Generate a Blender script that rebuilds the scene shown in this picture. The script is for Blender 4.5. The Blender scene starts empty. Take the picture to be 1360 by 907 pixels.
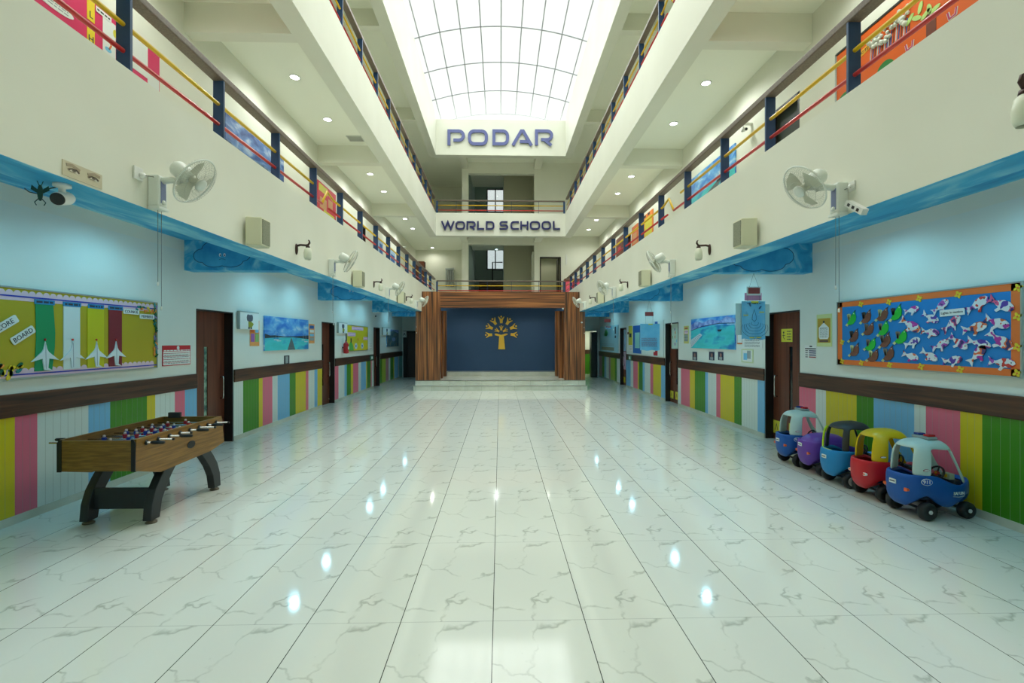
import bpy, math, random
from mathutils import Vector, Matrix
random.seed(7)
PI = math.pi
R_ = math.radians
S = bpy.context.scene
C = S.collection

# ------------------------------------------------------------------ camera, sky, exposure
F = 620.0; H = 1.832; CY = 452.0; TH = math.atan(16 / F)
cd = bpy.data.cameras.new('camera'); cam = bpy.data.objects.new('camera', cd); C.objects.link(cam)
cam.location = (0, 0, H); cam.rotation_euler = (PI / 2, 0, -TH)
cd.sensor_width = 36; cd.lens = F / 1360 * 36; cd.shift_y = (CY - 453.5) / 1360; cd.clip_start = .05; cd.clip_end = 300
S.camera = cam
SKY = 1.0; SUN = 7.5; SPOT_LOW = 35; SPOT_UP = 68; EXPO = 0.22
w = bpy.data.worlds.new('sky'); S.world = w; w.use_nodes = True
nt = w.node_tree; nt.nodes.clear()
tc = nt.nodes.new('ShaderNodeTexCoord'); sx = nt.nodes.new('ShaderNodeSeparateXYZ'); rp = nt.nodes.new('ShaderNodeValToRGB')
bg = nt.nodes.new('ShaderNodeBackground'); wo = nt.nodes.new('ShaderNodeOutputWorld')
rp.color_ramp.elements[0].position = .0; rp.color_ramp.elements[0].color = (.40, .52, .56, 1)
rp.color_ramp.elements[1].position = .45; rp.color_ramp.elements[1].color = (.95, 1, .95, 1)
nt.links.new(tc.outputs['Generated'], sx.inputs[0]); nt.links.new(sx.outputs[2], rp.inputs[0])
nt.links.new(rp.outputs[0], bg.inputs[0]); nt.links.new(bg.outputs[0], wo.inputs[0]); bg.inputs[1].default_value = SKY
S.view_settings.view_transform = 'Standard'; S.view_settings.look = 'None'
S.view_settings.exposure = EXPO; S.view_settings.gamma = 1; S.view_settings.use_curve_mapping = False
S.cycles.max_bounces = 9; S.cycles.diffuse_bounces = 6; S.cycles.glossy_bounces = 3
S.cycles.transparent_max_bounces = 12; S.cycles.use_denoising = True; S.cycles.sample_clamp_indirect = 6

sl = bpy.data.lights.new('overcast_sun', 'SUN'); sl.energy = SUN; sl.angle = R_(125); sl.color = (.96, 1, .96)
so = bpy.data.objects.new('overcast_sun', sl); C.objects.link(so); so.location = (0, 10, 30); so.rotation_euler = (R_(-4), 0, 0)

# skylight portal: tells the renderer where daylight enters (adds no light)
pl = bpy.data.lights.new('skylight_portal', 'AREA'); pl.shape = 'RECTANGLE'; pl.size = 5.85; pl.size_y = 21
pl.cycles.is_portal = True
po = bpy.data.objects.new('skylight_portal', pl); C.objects.link(po); po.location = (.04, 11.6, 12.0)

# ------------------------------------------------------------------ helpers
def ray(px, py):
    a = (px - 680) / F; b = -(py - CY) / F; s, c = math.sin(TH), math.cos(TH)
    return s + a * c, c - a * s, b
def onX(px, py, X):
    d = ray(px, py); t = X / d[0]; return d[1] * t, H + d[2] * t          # -> Y, Z
def onY(px, py, Y):
    d = ray(px, py); t = Y / d[1]; return d[0] * t, H + d[2] * t          # -> X, Z
def lin(c):
    return tuple(((v / 255) / 12.92 if v / 255 <= .04045 else ((v / 255 + .055) / 1.055) ** 2.4) for v in c[:3]) + (1,)
MC = {}
def M(name, rgb, rough=.5, metal=0, spec=.5, emit=0, coat=0, alpha=1):
    if name in MC: return MC[name]
    m = bpy.data.materials.new(name); m.use_nodes = True; b = m.node_tree.nodes['Principled BSDF']
    b.inputs['Base Color'].default_value = lin(rgb); b.inputs['Roughness'].default_value = rough
    b.inputs['Metallic'].default_value = metal; b.inputs['Specular IOR Level'].default_value = spec
    if coat: b.inputs['Coat Weight'].default_value = coat; b.inputs['Coat Roughness'].default_value = .1
    if emit: b.inputs['Emission Color'].default_value = lin(rgb); b.inputs['Emission Strength'].default_value = emit
    b.inputs['Alpha'].default_value = alpha
    m.diffuse_color = lin(rgb)
    MC[name] = m; return m
def nmat(name, c1, c2, scale=(1, 1, 1), nscale=4, detail=4, p0=.35, p1=.65, rough=.5, distort=0, coord='Object', spec=.5, c3=None, bump=0):
    """noise-mixed material"""
    if name in MC: return MC[name]
    m = M(name, c1, rough, spec=spec); t = m.node_tree; b = t.nodes['Principled BSDF']
    co = t.nodes.new('ShaderNodeTexCoord'); mp = t.nodes.new('ShaderNodeMapping'); mp.inputs['Scale'].default_value = scale
    no = t.nodes.new('ShaderNodeTexNoise'); no.inputs['Scale'].default_value = nscale; no.inputs['Detail'].default_value = detail
    no.inputs['Distortion'].default_value = distort
    r = t.nodes.new('ShaderNodeValToRGB'); r.color_ramp.elements[0].position = p0; r.color_ramp.elements[0].color = lin(c1)
    r.color_ramp.elements[1].position = p1; r.color_ramp.elements[1].color = lin(c2)
    if c3: e = r.color_ramp.elements.new((p0 + p1) / 2); e.color = lin(c3)
    t.links.new(co.outputs[coord], mp.inputs[0]); t.links.new(mp.outputs[0], no.inputs[0]); t.links.new(no.outputs[0], r.inputs[0])
    t.links.new(r.outputs[0], b.inputs['Base Color'])
    if bump:
        bp = t.nodes.new('ShaderNodeBump'); bp.inputs['Strength'].default_value = bump; t.links.new(no.outputs[0], bp.inputs['Height'])
        t.links.new(bp.outputs[0], b.inputs['Normal'])
    return m

class MB:
    def __init__(s): s.v = []; s.f = []; s.m = []; s.mats = []; s.sm = []
    def mi(s, m):
        if m not in s.mats: s.mats.append(m)
        return s.mats.index(m)
    def add(s, vs, fs, m, smooth=False):
        o = len(s.v); s.v += [tuple(v) for v in vs]; k = s.mi(m)
        for f in fs: s.f.append(tuple(i + o for i in f)); s.m.append(k); s.sm.append(smooth)
        return s
    def box(s, x0, x1, y0, y1, z0, z1, m):
        vs = [(x, y, z) for z in (z0, z1) for y in (y0, y1) for x in (x0, x1)]
        return s.add(vs, [(0, 2, 3, 1), (4, 5, 7, 6), (0, 1, 5, 4), (2, 6, 7, 3), (0, 4, 6, 2), (1, 3, 7, 5)], m)
    def poly(s, pts, y0, y1, m):
        """outline in x,z (counter-clockwise seen from -y), thickness from y0 (front) to y1"""
        A = sum(pts[i][0] * pts[(i + 1) % len(pts)][1] - pts[(i + 1) % len(pts)][0] * pts[i][1] for i in range(len(pts)))
        if A < 0: pts = pts[::-1]
        n = len(pts); vs = [(p[0], y0, p[1]) for p in pts] + [(p[0], y1, p[1]) for p in pts]
        fs = [tuple(range(n)), tuple(range(2 * n - 1, n - 1, -1))] + [(i, i + n, (i + 1) % n + n, (i + 1) % n) for i in range(n)]
        return s.add(vs, fs, m)
    def prism(s, pts, axis, a0, a1, m):
        """outline in the two other axes, extruded along axis (0,1,2)"""
        n = len(pts)
        def P(p, a):
            q = list(p); q.insert(axis, a); return tuple(q)
        vs = [P(p, a0) for p in pts] + [P(p, a1) for p in pts]
        fs = [tuple(range(n)), tuple(range(2 * n - 1, n - 1, -1))] + [(i, i + n, (i + 1) % n + n, (i + 1) % n) for i in range(n)]
        return s.add(vs, fs, m)
    def tube(s, pts, r, m, n=8, closed=False, caps=True):
        pts = [Vector(p) for p in pts]; k = len(pts); vs = []; fs = []
        rr = r if isinstance(r, (list, tuple)) else [r] * k
        prev = None
        for i, p in enumerate(pts):
            if closed: t = pts[(i + 1) % k] - pts[i - 1]
            else: t = pts[min(i + 1, k - 1)] - pts[max(i - 1, 0)]
            t.normalize()
            if prev is None:
                up = Vector((0, 0, 1)) if abs(t.z) < .9 else Vector((1, 0, 0)); a = t.cross(up).normalized()
            else: a = (prev - t * prev.dot(t)).normalized()
            prev = a; b = t.cross(a)
            for j in range(n): vs.append(p + a * rr[i] * math.cos(2 * PI * j / n) + b * rr[i] * math.sin(2 * PI * j / n))
        for i in range(k if closed else k - 1):
            for j in range(n):
                A = i * n + j; B = i * n + (j + 1) % n; Cc = ((i + 1) % k) * n
                fs.append((A, B, Cc + (j + 1) % n, Cc + j))
        if not closed and caps: fs += [tuple(range(n - 1, -1, -1)), tuple(range((k - 1) * n, k * n))]
        return s.add(vs, fs, m, True)
    def lathe(s, prof, m, n=24, M4=None, smooth=True):
        """profile of (radius, height) about local z, moved by matrix M4"""
        vs = []; fs = []; k = len(prof)
        for r, z in prof:
            for j in range(n): vs.append(Vector((r * math.cos(2 * PI * j / n), r * math.sin(2 * PI * j / n), z)))
        if M4 is not None: vs = [M4 @ v for v in vs]
        for i in range(k - 1):
            for j in range(n): fs.append((i * n + j, i * n + (j + 1) % n, (i + 1) * n + (j + 1) % n, (i + 1) * n + j))
        if prof[0][0] > 1e-6: fs.append(tuple(range(n - 1, -1, -1)))
        if prof[-1][0] > 1e-6: fs.append(tuple(range((k - 1) * n, k * n)))
        return s.add(vs, fs, m, smooth)
    def ball(s, c, r, m, n=12, sc=(1, 1, 1)):
        prof = [(r * math.sin(PI * i / (n // 2)), -r * math.cos(PI * i / (n // 2))) for i in range(n // 2 + 1)]
        prof[0] = (1e-7, -r); prof[-1] = (1e-7, r)
        return s.lathe(prof, m, n, Matrix.Translation(c) @ Matrix.Diagonal((sc[0], sc[1], sc[2], 1)))
    def xf(s, M4):
        s.v = [tuple(M4 @ Vector(v)) for v in s.v]; return s
    def join(s, o, M4=None):
        for f, k, q in zip(o.f, o.m, o.sm):
            s.f.append(tuple(i + len(s.v) for i in f)); s.m.append(s.mi(o.mats[k])); s.sm.append(q)
        s.v += [tuple(M4 @ Vector(v)) if M4 is not None else v for v in o.v]; return s
    def build(s, name, parent=None, loc=(0, 0, 0), rot=(0, 0, 0), bevel=0, sub=0):
        me = bpy.data.meshes.new(name); me.from_pydata(s.v, [], s.f)
        for m in s.mats: me.materials.append(m)
        me.polygons.foreach_set('material_index', s.m); me.polygons.foreach_set('use_smooth', s.sm)
        me.update(); o = bpy.data.objects.new(name, me); C.objects.link(o)
        o.location = loc; o.rotation_euler = rot if isinstance(rot, (tuple, list)) else (0, 0, rot)
        if parent: o.parent = parent
        if bevel:
            b = o.modifiers.new('bevel', 'BEVEL'); b.width = bevel; b.segments = 2; b.limit_method = 'ANGLE'
        if sub:
            b = o.modifiers.new('sub', 'SUBSURF'); b.levels = sub; b.render_levels = sub
        return o
def tag(o, label, cat, group=None):
    o['label'] = label; o['category'] = cat
    if group: o['group'] = group
    return o
def thing(name, label, cat, loc=(0, 0, 0), rot=0, group=None):
    o = bpy.data.objects.new(name, None); C.objects.link(o); o.empty_display_size = .1
    o.location = loc; o.rotation_euler = (0, 0, rot)
    return tag(o, label, cat, group)
def struct(o): o['kind'] = 'structure'; return o
def sroot(name, loc=(0, 0, 0), rot=0):
    o = bpy.data.objects.new(name, None); C.objects.link(o); o.location = loc; o.rotation_euler = (0, 0, rot); return struct(o)
def copy_tree(o, parent=None):
    c = o.copy(); C.objects.link(c); c.parent = parent
    for ch in list(o.children): copy_tree(ch, c)
    return c
XL, XR, FL, FR = -4.85, 4.97, -2.9, 2.98
WALL = {'L': (XL, PI / 2), 'R': (XR, -PI / 2), 'FL': (FL, PI / 2), 'FR': (FR, -PI / 2)}
def spot(wall, x0, x1, ya, yb, at=None):
    """pixel rectangle on a side wall -> (location of its bottom centre, rotation, width, height)"""
    X, rz = WALL[wall]; at = x0 if at is None else at
    Y0 = onX(x0, CY, X)[0]; Y1 = onX(x1, CY, X)[0]; Zt = onX(at, ya, X)[1]; Zb = onX(at, yb, X)[1]
    return (X + (.003 if X < 0 else -.003), (Y0 + Y1) / 2, Zb), rz, abs(Y1 - Y0), Zt - Zb
def textmb(mb, txt, size, x, z, y, m, ang=0, align='CENTER', ext=.0015, sx=1, font_bold=0):
    cu = bpy.data.curves.new('t', 'FONT'); cu.body = txt; cu.size = size; cu.align_x = align; cu.align_y = 'CENTER'; cu.extrude = ext
    cu.offset = font_bold; cu.resolution_u = 2
    o = bpy.data.objects.new('t', cu); C.objects.link(o); dg = bpy.context.evaluated_depsgraph_get(); dg.update()
    me = bpy.data.meshes.new_from_object(o.evaluated_get(dg))
    T = Matrix.Translation((x, y, z)) @ Matrix.Rotation(-ang, 4, 'Y') @ Matrix.Rotation(PI / 2, 4, 'X') @ Matrix.Diagonal((sx, 1, 1, 1))
    mb.add([T @ v.co for v in me.vertices], [tuple(p.vertices) for p in me.polygons], m)
    C.objects.unlink(o); bpy.data.objects.remove(o); bpy.data.curves.remove(cu); bpy.data.meshes.remove(me)
    return mb
def ribbon(mb, pts, w, y0, y1, m, closed=False):
    """flat stroke of width w along a polyline in x,z, with mitred corners"""
    n = len(pts); L = []; Rr = []
    for i in range(n):
        p = Vector(pts[i])
        a = (p - Vector(pts[i - 1])).normalized() if (i > 0 or closed) else None
        b = (Vector(pts[(i + 1) % n]) - p).normalized() if (i < n - 1 or closed) else None
        if a is None: a = b
        if b is None: b = a
        na = Vector((-a.y, a.x)); nb = Vector((-b.y, b.x)); q = (na + nb); q.normalize(); k = w / 2 / max(.35, q.dot(na))
        L.append(p + q * k); Rr.append(p - q * k)
    rng = range(n if closed else n - 1)
    vs = []; fs = []
    for a in (y0, y1):
        for i in range(n): vs += [(L[i].x, a, L[i].y), (Rr[i].x, a, Rr[i].y)]
    o = 2 * n
    for i in rng:
        j = (i + 1) % n
        fs += [(2 * i, 2 * i + 1, 2 * j + 1, 2 * j), (o + 2 * i, o + 2 * j, o + 2 * j + 1, o + 2 * i + 1),
               (2 * i, 2 * j, o + 2 * j, o + 2 * i), (2 * i + 1, o + 2 * i + 1, o + 2 * j + 1, 2 * j + 1)]
    if not closed: fs += [(0, o, o + 1, 1), (2 * n - 2, 2 * n - 1, o + 2 * n - 1, o + 2 * n - 2)]
    return mb.add(vs, fs, m)
def disc(cx, cz, rx, rz=None, n=20, a0=0, a1=2 * PI, rot=0):
    rz = rx if rz is None else rz; out = []
    full = abs(a1 - a0) > 6.2
    for i in range(n if full else n + 1):
        t = a0 + (a1 - a0) * i / n; x, z = rx * math.cos(t), rz * math.sin(t)
        out.append((cx + x * math.cos(rot) - z * math.sin(rot), cz + x * math.sin(rot) + z * math.cos(rot)))
    return out

# ------------------------------------------------------------------ materials
cream = nmat('cream_wall_paint', (228, 229, 215), (222, 223, 208), nscale=.7, detail=3, rough=.6, spec=.25)
mint = nmat('pale_wall_paint', (222, 228, 220), (216, 223, 214), nscale=.8, detail=3, rough=.55, spec=.3)
ceilm = M('ceiling_paint', (240, 242, 228), .75, spec=.2)
blue_sky = nmat('sky_mural_paint', (24, 138, 196), (150, 216, 232), scale=(2.2, .55, 2.2), nscale=2.0, detail=6, p0=.30, p1=.70, distort=.9, c3=(56, 170, 216), rough=.55)
woodband = nmat('brown_wood_band', (44, 26, 18), (104, 66, 42), scale=(6, .45, 9), nscale=2.2, detail=6, p0=.3, p1=.72, distort=.5, c3=(74, 44, 29), rough=.35)
lam_v = nmat('walnut_laminate_upright', (58, 40, 28), (172, 112, 62), scale=(11, 11, .30), nscale=1.5, detail=7, p0=.36, p1=.66, c3=(124, 76, 42), rough=.4)
lam_h = nmat('walnut_laminate_flat', (58, 40, 28), (172, 112, 62), scale=(.28, 11, 11), nscale=1.5, detail=7, p0=.36, p1=.66, c3=(124, 76, 42), rough=.4)
doorm = nmat('door_veneer', (84, 42, 28), (108, 58, 38), scale=(9, 9, .4), nscale=2.5, detail=5, rough=.38)
doorfr = M('door_frame_dark', (32, 22, 18), .45)
black = M('black_plastic', (20, 21, 22), .45); dark = M('dark_grey_plastic', (44, 46, 46), .45)
chrome = M('chrome', (200, 202, 200), .2, 1); white = M('white_plastic', (226, 228, 222), .4); paper = M('white_paper', (226, 230, 226), .7, spec=.2)
glassd = M('dark_glass', (26, 34, 36), .1)
navy = M('navy_rail_paint', (36, 68, 108), .4); railbr = nmat('dark_brown_rail', (98, 84, 72), (116, 102, 88), nscale=60, rough=.45)
yel = M('yellow_rail_paint', (224, 184, 20), .35); red = M('red_rail_paint', (184, 40, 36), .35)
barm = M('grey_skylight_bar', (176, 178, 184), .5)
cols = {'g': M('panel_green', (62, 134, 12), .38), 'y': M('panel_yellow', (214, 196, 28), .38), 'p': M('panel_pink', (222, 108, 134), .38),
        'w': M('panel_white', (214, 226, 220), .38), 'b': M('panel_blue', (116, 182, 222), .38), 'l': M('panel_lime', (160, 186, 40), .38),
        'm': M('panel_mauve', (176, 128, 140), .38), 't': M('panel_teal', (110, 180, 178), .38)}
def C_(n, rgb, r=.6): return M('paint_' + n, rgb, r)

# floor: glossy veined tile, same vein print on each tile
def floor_mat():
    m = M('veined_glossy_tile', (212, 214, 203), .07); t = m.node_tree; N = t.nodes; K = t.links; b = N['Principled BSDF']
    b.inputs['Specular IOR Level'].default_value = .45
    co = N.new('ShaderNodeTexCoord'); sp = N.new('ShaderNodeSeparateXYZ'); K.new(co.outputs['Object'], sp.inputs[0])
    def mt(op, a, bb=None, c=None):
        n = N.new('ShaderNodeMath'); n.operation = op
        for i, q in enumerate((a, bb, c)):
            if q is None: continue
            if isinstance(q, (int, float)): n.inputs[i].default_value = q
            else: K.new(q, n.inputs[i])
        return n.outputs[0]
    x = mt('MULTIPLY', mt('FRACT', mt('DIVIDE', mt('ADD', sp.outputs[0], .045 + 60), .6)), .6)
    y = mt('MULTIPLY', mt('FRACT', mt('DIVIDE', mt('ADD', sp.outputs[1], -3.05 + 118.7), 1.187)), 1.187)
    gx = mt('MAXIMUM', mt('LESS_THAN', x, .0028), mt('GREATER_THAN', x, .5972))
    gy = mt('MAXIMUM', mt('LESS_THAN', y, .0014), mt('GREATER_THAN', y, 1.1856))
    cb = N.new('ShaderNodeCombineXYZ'); K.new(x, cb.inputs[0]); K.new(y, cb.inputs[1])
    no = N.new('ShaderNodeTexNoise'); no.inputs['Scale'].default_value = 3.2; no.inputs['Detail'].default_value = 5; K.new(cb.outputs[0], no.inputs[0])
    vm = N.new('ShaderNodeVectorMath'); vm.operation = 'MULTIPLY_ADD'; K.new(no.outputs['Color'], vm.inputs[0]); vm.inputs[1].default_value = (.5, .5, 0); K.new(cb.outputs[0], vm.inputs[2])
    vo = N.new('ShaderNodeTexVoronoi'); vo.feature = 'DISTANCE_TO_EDGE'; vo.inputs['Scale'].default_value = 1.75; K.new(vm.outputs[0], vo.inputs['Vector'])
    r1 = N.new('ShaderNodeValToRGB'); r1.color_ramp.elements[0].position = 0; r1.color_ramp.elements[0].color = (1, 1, 1, 1)
    r1.color_ramp.elements[1].position = .026; r1.color_ramp.elements[1].color = (0, 0, 0, 1); K.new(vo.outputs['Distance'], r1.inputs[0])
    n2 = N.new('ShaderNodeTexNoise'); n2.inputs['Scale'].default_value = 3.1; n2.inputs['Detail'].default_value = 2; K.new(cb.outputs[0], n2.inputs[0])
    r2 = N.new('ShaderNodeValToRGB'); r2.color_ramp.elements[0].position = .38; r2.color_ramp.elements[1].position = .52; K.new(n2.outputs[0], r2.inputs[0])
    vein = mt('MULTIPLY', mt('MULTIPLY', r1.outputs[0], r2.outputs[0]), .52)
    mx = N.new('ShaderNodeMix'); mx.data_type = 'RGBA'; K.new(vein, mx.inputs[0]); mx.inputs[6].default_value = lin((212, 214, 203)); mx.inputs[7].default_value = lin((120, 126, 108))
    m2 = N.new('ShaderNodeMix'); m2.data_type = 'RGBA'; K.new(mt('MAXIMUM', mt('MULTIPLY', gx, 1), mt('MULTIPLY', gy, .6)), m2.inputs[0])
    K.new(mx.outputs[2], m2.inputs[6]); m2.inputs[7].default_value = lin((64, 68, 60)); K.new(m2.outputs[2], b.inputs['Base Color'])
    return m
tile = floor_mat()
steptile = nmat('step_tile', (206, 210, 196), (192, 196, 180), nscale=3, detail=6, rough=.15)

# ------------------------------------------------------------------ big structure
Z0 = 2.91; FH = 3.66; PAR = 1.04; CE = .46; YB = 21.2; YE = 23.27; Y0 = -3.0; YF = 27.0; TOP = 12.04
struct(MB().box(XL - .5, XR + .5, Y0, YF + 2, -.12, 0, tile).build('floor'))

DL = [(7.58, 8.62), (12.83, 13.84), (18.03, 19.0)]
DR = [(7.61, 8.63), (12.88, 13.92), (18.22, 19.22)]
def wall(name, xin, xout, doors, up_doors):
    mb = MB(); t = .22; sgn = 1 if xout > xin else -1
    cells = [(Y0, YF, [(d0, d1, 0, 2.34) for d0, d1 in doors] + [(d0, d1, z0, z1) for d0, d1, z0, z1 in up_doors])]
    ops = cells[0][2]
    zs = sorted({0., 3.2, 10.7 + .3} | {o[2] for o in ops} | {o[3] for o in ops})
    ys = sorted({Y0, YF} | {o[0] for o in ops} | {o[1] for o in ops})
    for i in range(len(ys) - 1):
        for j in range(len(zs) - 1):
            y, z = (ys[i] + ys[i + 1]) / 2, (zs[j] + zs[j + 1]) / 2
            if any(o[0] < y < o[1] and o[2] < z < o[3] for o in ops): continue
            mb.box(min(xin, xout), max(xin, xout), ys[i], ys[i + 1], zs[j], zs[j + 1], mint if z < 3.2 else cream)
    return struct(mb.build(name))
FLZ = Z0 + .62
UDL = [(13.95 + 2.2, 17.0, FLZ, FLZ + 2.35), (20.2, 21.4, FLZ, FLZ + 2.35)]
UDR = [(7.62, 8.5, FLZ, FLZ + 2.45), (17.6, 18.6, FLZ, FLZ + 2.35)]
wall('wall_left', XL, XL - .22, DL, UDL)
wall('wall_right', XR, XR + .22, DR, UDR)
struct(MB().box(XL - .2, XR + .2, Y0 - .2, Y0, 0, 12.6, cream).build('wall_front'))

# end wall of the ground floor (Y = YE) with a door on the left and a passage on the right
mb = MB()
dL0, dL1 = onY(540, CY, YE)[0], -3.1
mb.box(XL, XL + .06, YE, YE + .2, 0, 2.3, mint); mb.box(-3.1, 3.9, YE, YE + .2, 0, 2.3, mint)
mb.box(XL, XR, YE, YE + .2, 2.3, Z0 + .3, mint); mb.box(4.85, XR, YE, YE + .2, 0, 2.3, mint)
struct(mb.build('wall_back'))
mb = MB()      # the room beyond the right passage
mb.box(3.0, XR + .2, 25.4, 25.6, 0, 2.7, cream); mb.box(3.0, XR + .2, 25.36, 25.4, 0, 1.1, cols['g']); mb.box(3.0, XR + .2, 25.33, 25.4, 1.1, 1.32, woodband)
mb.box(3.0, XR + .2, YE + .2, 25.6, 2.7, 2.8, cream); mb.box(2.9, 3.0, YE + .2, 25.6, 0, 2.7, cream)
struct(mb.build('wall_passage'))

# balconies: fascia and parapet of both upper floors, slabs, ceilings, beams
bt = .32
def balcony(name, k, low):
    z0 = Z0 + FH * k; mb = MB()
    under = blue_sky if k == 0 else cream
    for X, s in ((FL, -1), (FR, 1)):
        xa, xb = sorted((X, X + s * bt))
        mb.box(xa, xb, Y0, YB + bt, z0 + .004, z0 + PAR, cream)
        mb.box(xa + .001, xb - .001, Y0, YB + bt, z0, z0 + .004, under)
        if k == 0: mb.box(X + s * bt, X + s * (bt + .004), Y0, YB + bt, z0, z0 + CE, blue_sky) if s > 0 else mb.box(X - bt - .004, X - bt, Y0, YB + bt, z0, z0 + CE, blue_sky)
    mb.box(FL, FR, YB, YB + bt, z0, z0 + PAR, cream)
    return struct(mb.build(name))
balcony('balcony_first_floor', 0, True); balcony('balcony_second_floor', 1, False)
mb = MB(); z0 = Z0 + 2 * FH      # light well under the roof
mb.box(FL - bt, FL, Y0, YB + bt, z0, TOP, cream); mb.box(FR, FR + bt, Y0, YB + bt, z0, TOP, cream)
mb.box(FL, FR, YB, YB + bt, z0, TOP - .2, cream); mb.box(FL, FR, Y0, Y0 + 4.0, z0 + 1.4, TOP + .3, cream)
struct(mb.build('wall_light_well'))
for k in range(3):
    z = Z0 + k * FH + CE; cm = blue_sky if k == 0 else ceilm; mb = MB()
    for xa, xb in ((XL, FL - bt), (FR + bt, XR)):
        mb.box(xa, xb, Y0, YF if k else YE, z, z + .16, cm)
    mb.box(FL - bt, FR + bt, YB + bt, YF if k else YE, z, z + .16, cm)
    struct(mb.build('ceiling'))
for k in (1, 2):                  # tiled gallery floors
    zf = Z0 + (k - 1) * FH + .62; mb = MB()
    for xa, xb in ((XL, FL - bt), (FR + bt, XR)): mb.box(xa, xb, Y0, YF, zf, zf + .01, steptile)
    mb.box(FL - bt, FR + bt, YB + bt, YE, zf, zf + .01, steptile); struct(mb.build('floor_gallery'))
def mural_beam(side, y, k):
    z = Z0 + FH * k; m = blue_sky if k == 0 else cream
    xa, xb = (XL, FL - bt) if side < 0 else (FR + bt, XR)
    o = struct(MB().box(xa, xb, y, y + .22, z, z + CE, m).build('beam'))
for k in range(3):
    for y in (2.04, 7.30, 12.56, 17.85):
        for s in (-1, 1): mural_beam(s, y, k)
for k in (1, 2):                  # short beams over the rear gallery
    z = Z0 + FH * k
    for px0, px1 in ((612.8, 621.6), (709, 718.6)):
        xa, xb = onY(px0, CY, YE)[0], onY(px1, CY, YE)[0]
        struct(MB().box(xa, xb, YB + bt, YE, z + .14, z + CE, cream).build('beam'))
for s in (-1, 1):
    xa, xb = (XL, FL - bt) if s < 0 else (FR + bt, XR)
    struct(MB().box(xa, xb, 21.1, 21.35, Z0, Z0 + CE, blue_sky).build('beam'))

# upper rear walls with the stairwell
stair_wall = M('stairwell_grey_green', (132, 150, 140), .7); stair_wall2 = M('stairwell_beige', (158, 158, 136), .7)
xa0, xa1 = onY(613.5, CY, YE)[0], onY(622, CY, YE)[0]; xb0 = onY(709.5, CY, YE)[0]
mb = MB(); zt = Z0 + 2 * FH + CE
mb.box(xa0, xa1, YE, YE + .3, Z0 + .3, zt, cream)                      # pier left of the stairwell
mb.box(XL, xa0 + .02, YF, YF + .2, Z0 + .3, zt, cream)                 # far wall left
mb.box(xa0 - .0, xa0 + .2, YE + .3, YF, Z0 + .3, zt, cream)
d0, d1 = onY(717, CY, YE)[0], onY(745, CY, YE)[0]
dz = 6.0
mb.box(xb0, d0, YE, YE + .2, Z0 + .3, zt, cream); mb.box(d1, XR, YE, YE + .2, Z0 + .3, zt, cream)
mb.box(d0, d1, YE, YE + .2, dz, zt, cream)
mb.box(xa1, xb0, YE, YE + .3, 10.15, zt, cream)
mb.box(xa1, xb0, YE, YE + .3, 6.62, 7.1, cream)
struct(mb.build('wall_upper_back'))
YS = 29.5; mb = MB()
sx0 = xa1; sxm = onY(669, CY, 24.6)[0]; sx1 = xb0
wx0, wx1 = onY(635.5, CY, YS)[0], onY(669.5, CY, YS)[0]; wx0 = onY(646.5, CY, YS)[0]
wz = [(onY(650, 358, YS)[1], onY(650, 322, YS)[1]), (onY(650, 282, YS)[1], onY(650, 251, YS)[1])]
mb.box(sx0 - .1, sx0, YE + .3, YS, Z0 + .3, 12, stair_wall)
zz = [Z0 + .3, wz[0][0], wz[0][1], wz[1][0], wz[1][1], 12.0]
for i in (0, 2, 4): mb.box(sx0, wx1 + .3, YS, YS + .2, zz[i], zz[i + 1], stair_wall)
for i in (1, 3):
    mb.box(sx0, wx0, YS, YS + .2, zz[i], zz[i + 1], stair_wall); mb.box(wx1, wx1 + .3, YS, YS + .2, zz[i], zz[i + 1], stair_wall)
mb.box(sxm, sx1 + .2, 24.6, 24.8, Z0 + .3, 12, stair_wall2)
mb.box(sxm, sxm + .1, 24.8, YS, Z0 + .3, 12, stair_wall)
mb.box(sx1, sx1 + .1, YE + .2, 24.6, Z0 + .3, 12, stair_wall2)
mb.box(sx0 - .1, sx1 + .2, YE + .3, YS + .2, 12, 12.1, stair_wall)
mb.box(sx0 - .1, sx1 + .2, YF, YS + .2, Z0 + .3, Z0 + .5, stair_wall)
struct(mb.build('wall_stairwell'))
mb = MB().box(d0 - .3, d1 + .3, YE + 1.6, YE + 1.7, Z0 + .3, dz + .6, C_('room_beige', (196, 196, 168))).box(d0 - .3, d1 + .3, YE + .2, YE + 1.7, dz + .2, dz + .3, cream)
mb.box(d0 - .35, d0 - .3, YE + .2, YE + 1.7, Z0, dz + .3, cream).box(d1 + .3, d1 + .35, YE + .2, YE + 1.7, Z0, dz + .3, cream)
struct(mb.build('wall_far_room'))
for i, (za, zb) in enumerate(wz):
    r = sroot('window_%d' % (i + 1), (0, YS - .03, 0)); mb = MB(); x0, x1 = wx0, wx1; xm = (x0 + x1) / 2
    for a, b_, c, d in ((x0, x0 + .06, za, zb), (x1 - .06, x1, za, zb), (x0, x1, zb - .06, zb), (x0, x1, za, za + .05), (xm - .035, xm + .035, za, zb)):
        mb.box(a, b_, -.03, .06, c, d, doorfr)
    mb.build('window_frame', r)
    pm = M('window_glass', (240, 244, 244), .05, alpha=.15)
    MB().box(x0 + .05, x1 - .05, .02, .03, za + .05, zb - .05, pm).build('window_pane', r)
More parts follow.
